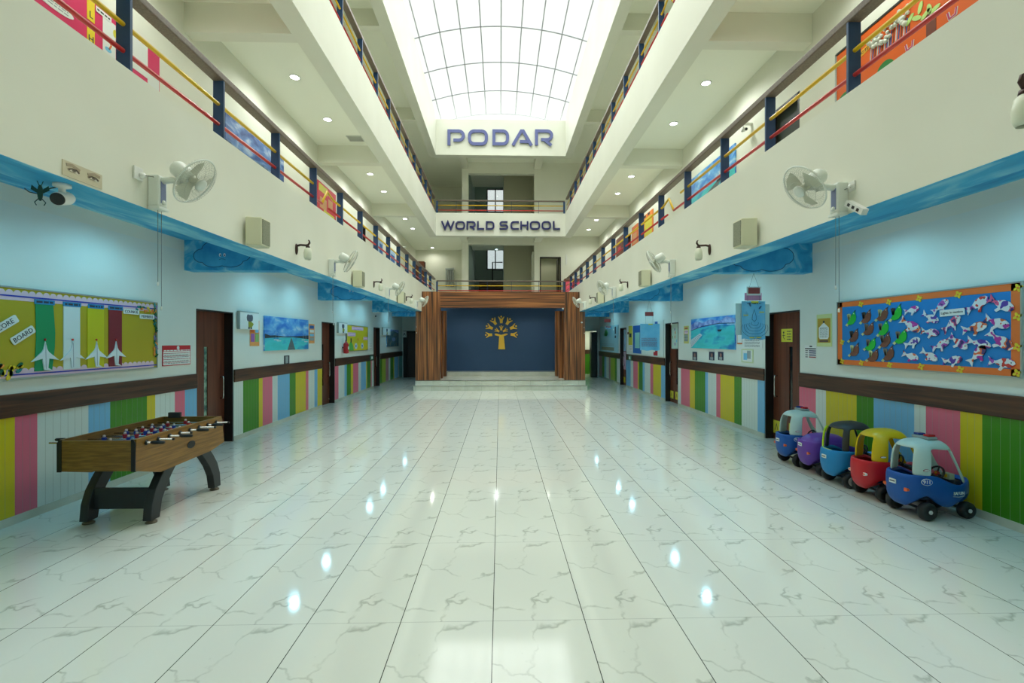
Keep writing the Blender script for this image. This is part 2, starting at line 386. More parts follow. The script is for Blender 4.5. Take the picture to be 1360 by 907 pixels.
# flights of stairs seen over the first floor railing
st = thing('staircase', 'dark stair flight rising behind the first floor rear railing below the stairwell window', 'staircase', (sx0, 25.0, FLZ))
mb = MB(); sw = sxm - sx0; dk = C_('stair_riser_dark', (56, 46, 40)); tr = C_('stair_tread', (116, 96, 72))
for i in range(11):
    mb.box(.35, sw - .02, .27 * i, .27 * (i + 1) + .02, 0, .165 * (i + 1) - .03, dk); mb.box(.33, sw - .02, .27 * i - .02, .27 * (i + 1), .165 * (i + 1) - .03, .165 * (i + 1), tr)
mb.build('flight', st)
mb = MB().tube([(sw - .62, 1.6, 1.6), (sw - .62, 1.6, 2.75), (sw - .05, 1.6, 2.75)], .035, black).tube([(sw - .62, 1.6, 2.3), (sw - .05, 1.6, 2.3)], .025, black)
mb.build('handrail', st)

# skylight
sk = sroot('skylight')
xc = (FL + FR) / 2; hw = (FR - FL) / 2; rise = .47
def arcz(x, base=TOP + .02): return base + rise * (1 - ((x - xc) / hw) ** 2)
ys_ = [15.9 - 2.03 * k for k in range(8)][::-1] + [17.95, 20.0, 22.05]
mb = MB(); n = 24
for y in ys_:
    mb.tube([(FL + (FR - FL) * i / n, y, arcz(FL + (FR - FL) * i / n)) for i in range(n + 1)], .024, barm, 6)
    mb.tube([(FL + (FR - FL) * i / n, y + .08, arcz(FL + (FR - FL) * i / n) + .06) for i in range(n + 1)], .012, barm, 6)
mb.build('arched_bar', sk)
mb = MB()
for k in range(-4, 5):
    x = xc + k * .695; mb.tube([(x, ys_[0], arcz(x)), (x, 22.05, arcz(x))], .022, barm, 6)
mb.build('long_bar', sk)
gm = bpy.data.materials.new('milky_skylight_sheet'); gm.use_nodes = True; t = gm.node_tree; t.nodes.clear()
o_ = t.nodes.new('ShaderNodeOutputMaterial'); a_ = t.nodes.new('ShaderNodeBsdfTransparent'); a_.inputs[0].default_value = (.97, .98, .97, 1)
g_ = t.nodes.new('ShaderNodeBsdfGlossy'); g_.inputs['Roughness'].default_value = .1; mx_ = t.nodes.new('ShaderNodeMixShader'); mx_.inputs[0].default_value = .04
t.links.new(a_.outputs[0], mx_.inputs[1]); t.links.new(g_.outputs[0], mx_.inputs[2]); t.links.new(mx_.outputs[0], o_.inputs[0])
mb = MB(); vs = []; fs = []
for i in range(n + 1):
    x = FL + (FR - FL) * i / n; vs += [(x, Y0 + 3.8, arcz(x) + .03), (x, 22.1, arcz(x) + .03)]
for i in range(n): fs.append((2 * i, 2 * i + 1, 2 * i + 3, 2 * i + 2))
mb.add(vs, fs, gm); mb.build('milky_sheet', sk)
mb = MB()                                     # small roof kerb behind the end arch
mb.box(FL, FR, YB + bt, 22.2, TOP - .2, TOP - .14, cream); mb.box(.3, 1.55, 22.6, 23.2, TOP - .2, TOP + .08, C_('roof_grey', (150, 170, 160)))
struct(mb.build('roof_kerb'))

# ------------------------------------------------------------------ wall panelling, band, baseboards, doors
pxL = [('y', -160, 18), ('p', 18, 48), ('w', 48, 116), ('b', 116, 145), ('g', 145, 194), ('y', 194, 205), ('w', 205, 231), ('p', 231, 244.5), ('b', 244.5, 260),
       ('w', 310, 322), ('g', 322, 343), ('y', 343, 348), ('p', 348, 361), ('w', 361, 368), ('b', 368, 384), ('g', 384, 392), ('y', 392, 405.5), ('p', 405.5, 409), ('w', 409, 417), ('b', 417, 421), ('y', 421, 427),
       ('p', 444.5, 449), ('w', 449, 457), ('b', 457, 460), ('g', 460, 465.5), ('y', 465.5, 468.5), ('p', 468.5, 475.5), ('w', 475.5, 479), ('b', 479, 485.8), ('y', 485.8, 487), ('g', 487, 491.8), ('p', 491.8, 493.3), ('w', 493.3, 495.8),
       ('g', 504.5, 507), ('l', 507, 512), ('m', 512, 515.8), ('w', 515.8, 518), ('g', 518, 522), ('y', 522, 523.2), ('b', 523.2, 528.3), ('w', 528.3, 529.5), ('t', 529.5, 534)]
pxR = [('m', 796.2, 800.2), ('g', 800.2, 803), ('b', 803, 805.5), ('w', 805.5, 809), ('m', 809, 811.3), ('l', 811.3, 817), ('g', 817, 819.6), ('w', 819.6, 823.3),
       ('b', 832, 838), ('w', 838, 841.5), ('p', 841.5, 847.4), ('y', 847.4, 849), ('g', 849, 854), ('b', 854, 856.7), ('w', 856.7, 864.2), ('p', 864.2, 868), ('y', 868, 878.5), ('b', 878.5, 883.4),
       ('w', 901, 905), ('p', 905, 916.8), ('y', 916.8, 923.5), ('g', 923.5, 937.3), ('b', 937.3, 941), ('w', 941, 952), ('p', 952, 957.5), ('y', 957.5, 976), ('g', 976, 985.8), ('w', 985.8, 1007), ('b', 1007, 1016.3),
       ('p', 1062.5, 1084.5), ('w', 1084.5, 1098), ('y', 1098, 1138.8), ('g', 1138.8, 1161.5), ('b', 1161.5, 1215.5), ('w', 1215.5, 1231), ('p', 1231, 1276.8), ('y', 1276.8, 1306), ('g', 1306, 1400), ('b', 1400, 1500), ('w', 1500, 1700)]
def clampdoor(y, doors):
    for a, b in doors:
        if abs(y - a) < .2: return a
        if abs(y - b) < .2: return b
    return y
def segs(doors): 
    e = [Y0] + [v for d in doors for v in d] + [YE]; return [(e[i], e[i + 1]) for i in range(0, len(e), 2)]
for side, X, s, px, doors in (('left', XL, 1, pxL, DL), ('right', XR, -1, pxR, DR)):
    mb = MB()
    for c, a, b in px:
        ya, yb = sorted((clampdoor(onX(a, CY, X)[0], doors), clampdoor(onX(b, CY, X)[0], doors))); yb = min(yb, YE)
        xa, xb = sorted((X, X + s * .012)); mb.box(xa, xb, ya, yb, .085, 1.08, cols[c])
        k = int((yb - ya) / .1)                  # fine plank joints
        for i in range(1, k + 1):
            yy = ya + (yb - ya) * i / (k + 1); xa, xb = sorted((X + s * .012, X + s * .0128)); mb.box(xa, xb, yy - .0007, yy + .0007, .085, 1.08, M('plank_joint_line', (160, 168, 156), .6))
    yy = onX(-160 if s > 0 else 1700, CY, X)[0]; xa, xb = sorted((X, X + s * .012)); i = 0      # the stripes run on past the camera
    while yy > Y0: mb.box(xa, xb, max(Y0, yy - .42), yy, .085, 1.08, cols['gpbwy'[i % 5]]); yy -= .42; i += 1
    struct(mb.build('wainscot_' + side))
    for i, (ya, yb) in enumerate(segs(doors)):
        xa, xb = sorted((X, X + s * .03)); struct(MB().box(xa, xb, ya, yb, 1.07, 1.30, woodband).build('trim_%d' % (i + 1 + (4 if s < 0 else 0)), bevel=.008))
        xa, xb = sorted((X, X + s * .018)); struct(MB().box(xa, xb, ya, yb, 0, .085, steptile).build('baseboard_' + side))

hnd = M('brushed_handle', (206, 210, 208), .25, 1)
slotg = nmat('door_window_view', (60, 96, 92), (150, 190, 168), nscale=9, rough=.15)
def door(n, X, s, ya, yb, zb, zt, slot=True, bright=False, handle_far=True, dep=.15):
    w_ = yb - ya; r = sroot('door_%d' % n, (X, (ya + yb) / 2, zb), PI / 2 if s > 0 else -PI / 2)
    hw_ = w_ / 2; h = zt - zb; mb = MB()
    mb.box(-hw_, -hw_ + .02, .004, dep + .05, 0, h, doorfr).box(hw_ - .02, hw_, .004, dep + .05, 0, h, doorfr).box(-hw_ + .02, hw_ - .02, .004, dep + .05, h - .02, h, doorfr)
    mb.build('frame', r)
    d = 1 if s > 0 else -1      # image-right is +Y on the left wall; far jamb side
    far = d if False else (1 if s > 0 else -1)
    leaf = MB(); sxc = far * -.0
    a0 = -hw_ + .02; a1 = hw_ - .02; c0 = -far * .0 + (.0 if not slot else 0)
    cx = 0.0 - far * .03; sw2 = .05
    if slot:
        leaf.box(a0, cx - sw2, dep, dep + .04, 0, h - .02, doorm).box(cx + sw2, a1, dep, dep + .04, 0, h - .02, doorm)
        leaf.box(cx - sw2, cx + sw2, dep, dep + .04, 0, .55, doorm).box(cx - sw2, cx + sw2, dep, dep + .04, h - .62, h - .02, doorm)
    else: leaf.box(a0, a1, dep, dep + .04, 0, h - .02, doorm)
    lf = leaf.build('leaf', r)
    if slot: MB().box(cx - sw2, cx + sw2, dep + .015, dep + .022, .55, h - .62, slotg if bright else glassd).build('glass_slot', lf)
    hx = far * (hw_ - .14)
    MB().tube([(hx, dep, .8), (hx, dep - .05, .8), (hx, dep - .055, .84), (hx, dep - .055, 1.14), (hx, dep - .05, 1.18), (hx, dep, 1.18)], .012, hnd, 8).build('handle', lf)
    MB().ball((far * (hw_ - .12), dep - .01, .13), .018, hnd, 8).build('door_stop', lf)
    return r
for i, (a, b) in enumerate(DL): door(i + 1, XL, 1, a, b, 0, 2.34, bright=(i == 0))
for i, (a, b) in enumerate(DR): door(i + 4, XR, -1, a, b, 0, 2.34)
door(7, XL, 1, UDL[0][0], UDL[0][1], UDL[0][2], UDL[0][3], False); door(8, XL, 1, UDL[1][0], UDL[1][1], UDL[1][2], UDL[1][3], False)
door(9, XR, -1, UDR[1][0], UDR[1][1], UDR[1][2], UDR[1][3], False)
r = sroot('door_10', (XR, (UDR[0][0] + UDR[0][1]) / 2, FLZ), -PI / 2)    # dark open doorway upstairs on the right
wd = UDR[0][1] - UDR[0][0]
MB().box(-wd / 2, wd / 2, .12, .16, 0, 2.45, C_('dark_door_green', (44, 54, 48))).build('leaf', r)
MB().box(-wd / 2, -wd / 2 + .05, 0, .16, 0, 2.45, doorfr).box(wd / 2 - .05, wd / 2, 0, .16, 0, 2.45, doorfr).box(-wd / 2, wd / 2, 0, .16, 2.4, 2.45, doorfr).build('frame', r)
# end wall door on the ground floor, left corridor
r = sroot('door_11', ((XL + .06 - 3.1) / 2, YE, 0)); hw_ = (-3.1 - XL - .06) / 2
MB().box(-hw_, -hw_ + .2, -.02, .12, 0, 2.3, doorfr).box(-hw_, hw_, -.02, .12, 2.2, 2.3, doorfr).build('frame', r)
MB().box(-hw_ + .2, hw_, .05, .1, 0, 2.2, C_('door_dark_brown', (52, 36, 30), .4)).build('leaf', r)
r = sroot('door_12', (3.98, YE, 0))                                       # open leaf standing in the right passage
MB().box(-.08, -.02, -.0, .1, 0, 2.3, white).box(.85, .9, 0, .1, 0, 2.3, white).build('frame', r)
MB().box(.52, .80, -.35, .05, 0, 2.24, C_('leaf_edge_dark', (40, 44, 42), .4)).build('leaf', r)
r = sroot('door_13', ((d0 + d1) / 2, YE, Z0 + .6)); hw_ = (d1 - d0) / 2; hh = dz - Z0 - .6
MB().box(-hw_, -hw_ + .05, -.02, .2, 0, hh, doorfr).box(hw_ - .05, hw_, -.02, .2, 0, hh, doorfr).box(-hw_, hw_, -.02, .2, hh - .05, hh, doorfr).build('frame', r)
MB().box(hw_ - .12, hw_ - .07, .2, .9, 0, hh - .05, doorfr).build('leaf', r)
r = sroot('door_14', (onY(558, CY, YF)[0], YF - .02, FLZ)); MB().box(-.3, .25, 0, .03, 0, onY(558, 347, YF)[1] - FLZ, doorm).build('leaf', r)
MB().box(-.36, -.3, -.01, .03, 0, 2.8, doorfr).box(.25, .31, -.01, .03, 0, 2.8, doorfr).build('frame', r)

# clouds painted on the blue beams
line = C_('mural_dark_line', (14, 70, 120)); eyew = C_('mural_eye_white', (220, 230, 230)); cl2 = nmat('mural_cloud_blue', (30, 140, 200), (70, 180, 224), nscale=3)
def cloud(X, Y, Z, w_, face=True):
    mb = MB(); h = w_ * .34
    lobes = [(-.40, .0, .16, .14), (-.18, .13, .22, .17), (.12, .15, .24, .17), (.38, .04, .17, .15), (.15, -.10, .25, .13), (-.16, -.11, .23, .12)]
    pts = []
    for i in range(72):
        t = 2 * PI * i / 72; dx, dz = math.cos(t), math.sin(t); best = .05
        for cx, cz, rx, rz in lobes:
            A = (dx / rx) ** 2 + (dz / rz) ** 2; B = -2 * (dx * cx / rx ** 2 + dz * cz / rz ** 2); Cq = (cx / rx) ** 2 + (cz / rz) ** 2 - 1; D = B * B - 4 * A * Cq
            if D > 0: best = max(best, (-B + D ** .5) / (2 * A))
        pts.append((best * dx * w_, best * dz * w_ * .95))
    mb.poly(pts, -.003, .0, cl2); ribbon(mb, pts, .010, -.005, -.002, line, True)
    if face:
        for q in (-.035, .035):
            mb.poly(disc(q * w_ * 1.2, .02 * w_, .022 * w_, .035 * w_, 12), -.007, -.004, eyew); mb.poly(disc(q * w_ * 1.2 + .004, .012 * w_, .011 * w_, .018 * w_, 10), -.009, -.006, line)
        ribbon(mb, [(-.06 * w_, -.07 * w_), (-.02 * w_, -.055 * w_), (.03 * w_, -.06 * w_), (.06 * w_, -.075 * w_)], .007, -.006, -.004, line)
    return struct(mb.build('cloud_mural', loc=(X, Y, Z)))
for x_, y, w_ in ((-4.27, 7.30, .78), (-3.96, 12.56, .98), (-3.85, 17.85, .95), (4.16, 7.30, .92), (3.80, 12.56, .95), (3.92, 17.85, .9)):
    cloud(x_, y, Z0 + .22, w_, x_ < 0 or y > 15)

# ------------------------------------------------------------------ railings
def railing_side(side, k):
    X = (FL - .07) if side < 0 else (FR + .07); z = Z0 + FH * k + PAR; sname = 'left' if side < 0 else 'right'
    r = thing('balcony_railing', 'railing with yellow and red pipes on the %s parapet of the %s floor' % (sname, ('first', 'second')[k]), 'railing', (X, 0, z), 0, 'balcony railings')
    ye = YB - .02
    MB().box(-.06, .06, Y0, ye, .62, .69, railbr).build('handrail', r, bevel=.01)
    ps = [8.75 + 1.245 * i for i in range(-7, 11) if 8.75 + 1.245 * i < YB - .4]
    if side > 0: ps = [p + (.18 if p < 5.5 else 0) for p in ps]
    for y in ps:
        MB().box(-.055, .055, y - .012, y + .012, 0, .62, navy).build('post', r)
    for zz, m, nm in ((.375, yel, 'yellow_pipe'), (.165, red, 'red_pipe')):
        mb = MB()
        cut = {}
        prev = ps[0] - .6
        def seg(a, b, za=zz, zb=zz): mb.tube([(0, a, za), (0, b, zb)], .019, m, 8)
        # the pipes swap places in a zigzag in a few bays
        zig = (7.55 if side < 0 else 7.8, 18.4)
        if nm == 'yellow_pipe':
            a = Y0
            for q in zig:
                seg(a, q - .0)
                mb.tube([(0, q + .32, .165), (0, q + .55, .44), (0, q + .85, .375)], .019, m, 8); a = q + .85
            seg(a, ye)
        else:
            a = Y0
            for q in zig: seg(a, q + .32); a = q + .62
            seg(a, ye)
        mb.build(nm, r)
    return r
for k in (0, 1):
    for s in (-1, 1): railing_side(s, k)
    z = Z0 + FH * k + PAR
    r = thing('balcony_railing', 'rear railing across the %s floor behind the hall' % ('first', 'second')[k], 'railing', ((FL + FR) / 2, YB + .12, z), 0, 'balcony railings')
    hw_ = hw - .02
    MB().box(-hw_, hw_, -.05, .05, .56, .61, railbr).build('handrail', r, bevel=.008)
    MB().tube([(-hw_, 0, .37), (hw_, 0, .37)], .022, yel).build('yellow_pipe', r)
    MB().tube([(-hw_, 0, .15), (hw_, 0, .15)], .022, red).build('red_pipe', r)
    for px in (605.6, 647, 679.5, 715.8): MB().box(onY(px, CY, YB)[0] - xc - .006, onY(px, CY, YB)[0] - xc + .006, -.04, .04, 0, .56, navy).build('post', r)
    for q in (-hw_ + .02, hw_ - .02): MB().box(q - .04, q + .04, -.04, .04, 0, .56, navy).build('post', r)

# ------------------------------------------------------------------ downlights
ledm = M('led_white', (250, 255, 252), .4, emit=14)
ledc = M('led_cool', (214, 252, 255), .4, emit=8)
def downlight(x, y, z, lab, energy, col, ground=False, cone=165):
    r = thing('ceiling_light', lab, 'ceiling light', (x, y, z), 0, 'ground floor corridor downlights' if ground else 'first floor gallery downlights')
    MB().lathe([(.105, 0), (.105, -.012), (.085, -.016), (.082, -.006)], white, 24).build('trim_ring', r)
    MB().lathe([(.082, -.004), (.082, -.009), (1e-6, -.010)], ledc if ground else ledm, 20).build('led_panel', r)
    l = bpy.data.lights.new('led_lamp', 'SPOT'); l.energy = energy; l.color = col; l.spot_size = R_(cone); l.spot_blend = .6; l.shadow_soft_size = .06
    o = bpy.data.objects.new('led_lamp', l); C.objects.link(o); o.location = (0, 0, -.03); o.parent = r
ords = ['nearest', 'second', 'third', 'fourth', 'fifth', 'sixth', 'seventh', 'eighth']
for s, nm in ((-1, 'left'), (1, 'right')):
    x = -4.05 if s < 0 else 4.16
    for i, y in enumerate((4.0, 5.8, 9.32, 11.08, 14.68, 16.4, 20.05, 21.8)):
        downlight(x, y, Z0 + FH + CE, '%s round downlight from the camera in the %s first floor gallery ceiling' % (ords[i], nm), SPOT_UP, (.95, 1, .95))
    for i, y in enumerate((1.0, 3.9, 5.7, 9.3, 11.0, 14.6, 16.3, 20.0)):
        downlight(x - s * .0, y, Z0 + CE, '%s cool downlight from the camera above the %s ground floor corridor' % (ords[i], nm), SPOT_LOW, (.30, .76, 1), True)
downlight(-3.8, 26.3, Z0 + FH + CE, 'round downlight above the water filter on the far first floor wall', 34, (1, .99, .88))
downlight(4.3, 24.4, 2.69, 'downlight in the passage behind the right corridor', 60, (.95, 1, .85), True)
def vent(x, y, z, lab):
    r = thing('ceiling_vent', lab, 'vent', (x, y, z), 0, 'grey ceiling vents'); g = C_('vent_grey', (196, 200, 190))
    MB().box(-.2, .2, -.16, .16, -.02, 0, g).build('frame', r, bevel=.004); mb = MB()
    for i in range(6): mb.box(-.17, .17, -.13 + i * .048, -.11 + i * .048, -.026, -.02, C_('vent_slat', (150, 154, 146)))
    mb.build('slats', r)
vent(-3.8, 12.9, Z0 + 2 * FH + CE, 'grey vent in the left second floor gallery ceiling beside the skylight well')
vent(-3.71, 12.1, Z0 + FH + CE, 'grey vent in the left first floor gallery ceiling near the downlights')
vent(3.75, 7.7, Z0 + FH + CE, 'grey vent in the right first floor gallery ceiling nearest the camera')
vent(3.9, 18.2, Z0 + 2 * FH + CE, 'grey vent in the right second floor gallery ceiling beside the word sign')

# ------------------------------------------------------------------ stage
sg = thing('stage', 'walnut framed stage on two tiled steps at the end of the hall', 'stage', (.05, 17, 0))
x0, x1 = -3.17, 3.13
MB().box(x0 - .02, x1 + .02, 0, 4.0, 0, .178, steptile).build('lower_step', sg)
MB().box(x0, x1, .3, 4.0, .178, .356, steptile).build('platform', sg)
MB().box(-2.25, 2.36, 2.45, 3.9, .356, .51, steptile).build('rear_step', sg)
mb = MB(); gl = C_('tile_joint', (120, 124, 108))
for i in range(11):
    x = x0 + .05 + .6 * i; mb.box(x - .002, x + .002, -.003, .01, .005, .17, gl); mb.box(x - .002, x + .002, .297, .31, .18, .35, gl)
mb.box(x0, x1, -.012, .004, .168, .180, black); mb.box(x0, x1, .288, .304, .344, .357, black); mb.build('step_joints', sg)
for a, b, nm in ((x0, -2.27, 'left'), (2.36, x1, 'right')):
    top = Z0 - .005
    mb = MB(); fa, fb = (FL - .05 + .01, FR - .05 - .01)
    mb.box(a, b, .36, .62, .356, top, lam_v)
    ia, ib = max(a, fa), min(b, fb); mb.box(ia, ib, .36, .62, top, 3.64, lam_v)
    mb.build('side_panel', sg)
MB().box(-2.27, 2.36, .37, .62, 3.05, 3.64, lam_h).build('header', sg)
for pa, pb, y, zt_ in ((583, 588, 1.2, 2.98), (583, 592.6, 2.2, 3.04), (742.4, 750, 1.2, 2.98), (737.6, 750, 2.2, 3.04)):
    dx0, dx1 = onY(pa, CY, 17 + y)[0], onY(pb, CY, 17 + y)[0]
    if pa < 600: dx0 -= .12
    else: dx1 += .12
    MB().box(dx0 - .05, dx1 - .05, y, y + .2, .356, zt_, lam_v).build('wing_panel', sg)
blu = M('stage_backdrop_navy', (47, 80, 116), .6)
MB().box(-2.9, 2.9, 3.2, 3.3, .51, 3.9, blu).build('backdrop', sg)
MB().box(-2.27, 2.36, .62, 3.3, 3.5, 3.56, blu).build('stage_ceiling', sg)
MB().lathe([(.03, 0), (.03, -.05), (.02, -.06)], white, 12, Matrix.Translation((2.3, .34, 3.04))).build('sensor', sg)
MB().tube([(3.0, .3, 2.5), (3.0, .36, 2.5)], .03, white).build('socket', sg)
for x_ in (-1.3, 1.4): downlight(x_, 18.6, 3.5, '%s added fill lamp hidden behind the stage header' % ('left' if x_ < 0 else 'right'), 55, (1, .98, .9), True, 150)  # unseen lamps added to brighten the stage floor and backdrop
downlight(-.2, 26.5, 7.0, 'added stairwell fill lamp above the first flight', 26, (.92, 1, .94), True, 170); downlight(-.2, 26.5, 11.9, 'added stairwell fill lamp above the upper landing', 30, (.95, 1, .9), True, 170)  # two more unseen lamps, added to lift the dark stairwell
downlight((d0 + d1) / 2, YE + .9, dz + .2, 'added fill lamp inside the room behind the upper rear doorway', 12, (1, 1, .86), True, 160)  # added lamp, out of sight, so the far room is not dark
# gold tree emblem
YT = 20.2; ex, ez = onY(666, 445, YT); gold = M('emblem_gold', (238, 196, 70), .4, 0)
em = thing('tree_emblem', 'gold tree emblem of little figures on the navy stage backdrop', 'emblem', (ex, YT - .02, 0), 0)
def E(px, py): X_, Z_ = onY(630 + px / 15.11, 410 + py / 15.11, YT); return X_ - ex, Z_
mb = MB(); mb.poly([E(*p) for p in ((500, 540), (590, 540), (617, 812), (480, 812))], -.03, 0, gold)
mb.poly([E(*p) for p in ((412, 500), (450, 500), (540, 525), (620, 500), (665, 498), (665, 522), (610, 542), (580, 552), (500, 552), (470, 545), (412, 530))], -.031, 0, gold)
mb.build('trunk', em)
def figure(cx, cz, dirx, dirz, L):
    """little figure with raised arms; head towards (dirx, dirz)"""
    a = math.atan2(dirz, dirx) - PI / 2
    def T(x, z): return (cx + (x * math.cos(a) - z * math.sin(a)) * L, cz + (x * math.sin(a) + z * math.cos(a)) * L)
    m2 = MB(); m2.poly([T(*p) for p in ((-.17, -.5), (.17, -.5), (.2, -.1), (.42, .35), (.36, .40), (.05, .08), (-.05, .08), (-.36, .40), (-.42, .35), (-.2, -.1))], -.03, 0, gold)
    m2.poly([T(x, z) for x, z in disc(0, .38, .12, .12, 12)], -.03, 0, gold); return m2
for px, py, tx, ty, L in ((540, 215, 540, 135, 150), (395, 255, 340, 170, 150), (685, 255, 740, 170, 150), (300, 370, 215, 335, 150), (785, 370, 870, 335, 150), (285, 525, 190, 530, 145), (800, 520, 890, 525, 145),
                          (540, 385, 540, 330, 100), (455, 435, 400, 405, 100), (620, 435, 680, 405, 100)):
    c_ = E(px, py); t_ = E(tx, ty); figure(c_[0], c_[1], t_[0] - c_[0], t_[1] - c_[1], L / 15.11 * YT / F).build('figure', em)

# ------------------------------------------------------------------ big letters
lm = M('sign_letter_blue', (88, 96, 150), .4); lm2 = M('sign_letter_navy', (34, 38, 96), .35)
def LT(ch, w_, h, st_):
    """strokes of the squared sign alphabet, in x 0..w, z 0..h"""
    q = st_ / 2; r = h * .30
    def rr(x, z, a0, a1, rad, n=5): return [(x + rad * math.cos(R_(a0 + (a1 - a0) * i / n)), z + rad * math.sin(R_(a0 + (a1 - a0) * i / n))) for i in range(n + 1)]
    W, B = w_ - q, q; Tp = h - q
    if ch == 'O': return [(rr(W - r, Tp - r, 0, 90, r) + rr(B + r, Tp - r, 90, 180, r) + rr(B + r, B + r, 180, 270, r) + rr(W - r, B + r, 270, 360, r), True)]
    if ch == 'D': return [([(B, B), (B, Tp)] + rr(W - r, Tp - r, 90, 0, r) + rr(W - r, B + r, 0, -90, r), True)]
    if ch == 'P': r = (Tp - .33 * h) / 2; return [([(B, 0), (B, Tp)] + rr(W - r, Tp - r, 90, -90, r, 8) + [(B + .25 * w_, .33 * h)], False)]
    if ch == 'R': r = (Tp - .36 * h) / 2; return [([(B, 0), (B, Tp)] + rr(W - r, Tp - r, 90, -90, r, 8) + [(B + .25 * w_, .36 * h)], False), ([(.52 * w_, .36 * h), (W - .02, 0)], False)]
    if ch == 'A': return [([(0 + q * .6, 0), (w_ * .45, Tp), (w_ * .55, Tp), (w_ - q * .6, 0)], False), ([(w_ * .38, .24 * h), (w_ * .82, .24 * h)], False)]
    if ch == 'W': return [([(q * .6, h), (.28 * w_, q), (.5 * w_, h * .92), (.72 * w_, q), (w_ - q * .6, h)], False)]
    if ch == 'L': return [([(B, h), (B, B), (w_, B)], False)]
    if ch == 'S': r = (Tp - h / 2) / 2; return [([(W, Tp)] + rr(B + r, Tp - r, 90, 270, r) + rr(W - r, B + r, 90, -90, r) + [(0, B)], False)]
    if ch == 'C': return [([(w_, Tp)] + rr(B + r, Tp - r, 90, 180, r) + rr(B + r, B + r, 180, 270, r) + [(w_, B)], False)]
    if ch == 'H': return [([(B, 0), (B, h)], False), ([(W, 0), (W, h)], False), ([(B, h / 2), (W, h / 2)], False)]
def letter(ch, px0, px1, pyt, pyb, m, st_, lab, grp):
    xa, zt_ = onY(px0, pyt, YB); xb, zb_ = onY(px1, pyb, YB); mb = MB()
    for i_, (pts, cl) in enumerate(LT(ch, xb - xa, zt_ - zb_, st_)): ribbon(mb, pts, st_, -.06 + .002 * i_, .001 * i_, m, cl)
    tag(mb.build('sign_letter', loc=(xa, YB - .03, zb_)), lab, 'letter', grp)
z8 = lambda v: 540 + v / 4.535
for ch, a, b, lab in (('P', 247, 352, 'first letter, P'), ('O', 370, 490, 'second letter, O'), ('D', 517, 617, 'middle letter, D'), ('A', 635, 757, 'fourth letter, A'), ('R', 773, 882, 'last letter, R')):
    letter(ch, z8(a), z8(b), 172.8, 194, lm, .135, 'muted blue raised sign letter under the skylight, %s of the upper word' % lab, 'upper sign letters')
z9 = lambda v: 540 + v / 5.333
for ch, a, b, lab in (('W', 247, 340, 'W, first letter of its left word'), ('O', 347, 415, 'O, second letter of its left word'), ('R', 425, 490, 'R, middle of its left word'), ('L', 500, 550, 'L before the last letter of its left word'), ('D', 562, 622, 'D, last letter of its left word'),
                      ('S', 658, 720, 'S, first letter of its right word'), ('C', 735, 795, 'C in its right word'), ('H', 805, 862, 'H in its right word'), ('O', 872, 945, 'first O of its right word'), ('O', 955, 1022, 'second O of its right word'), ('L', 1035, 1085, 'L ending its right word')):
    letter(ch, z9(a), z9(b), 294.2, 305.6, lm2, .075, 'navy sign letter on the lower beam, %s' % lab, 'lower sign letters')

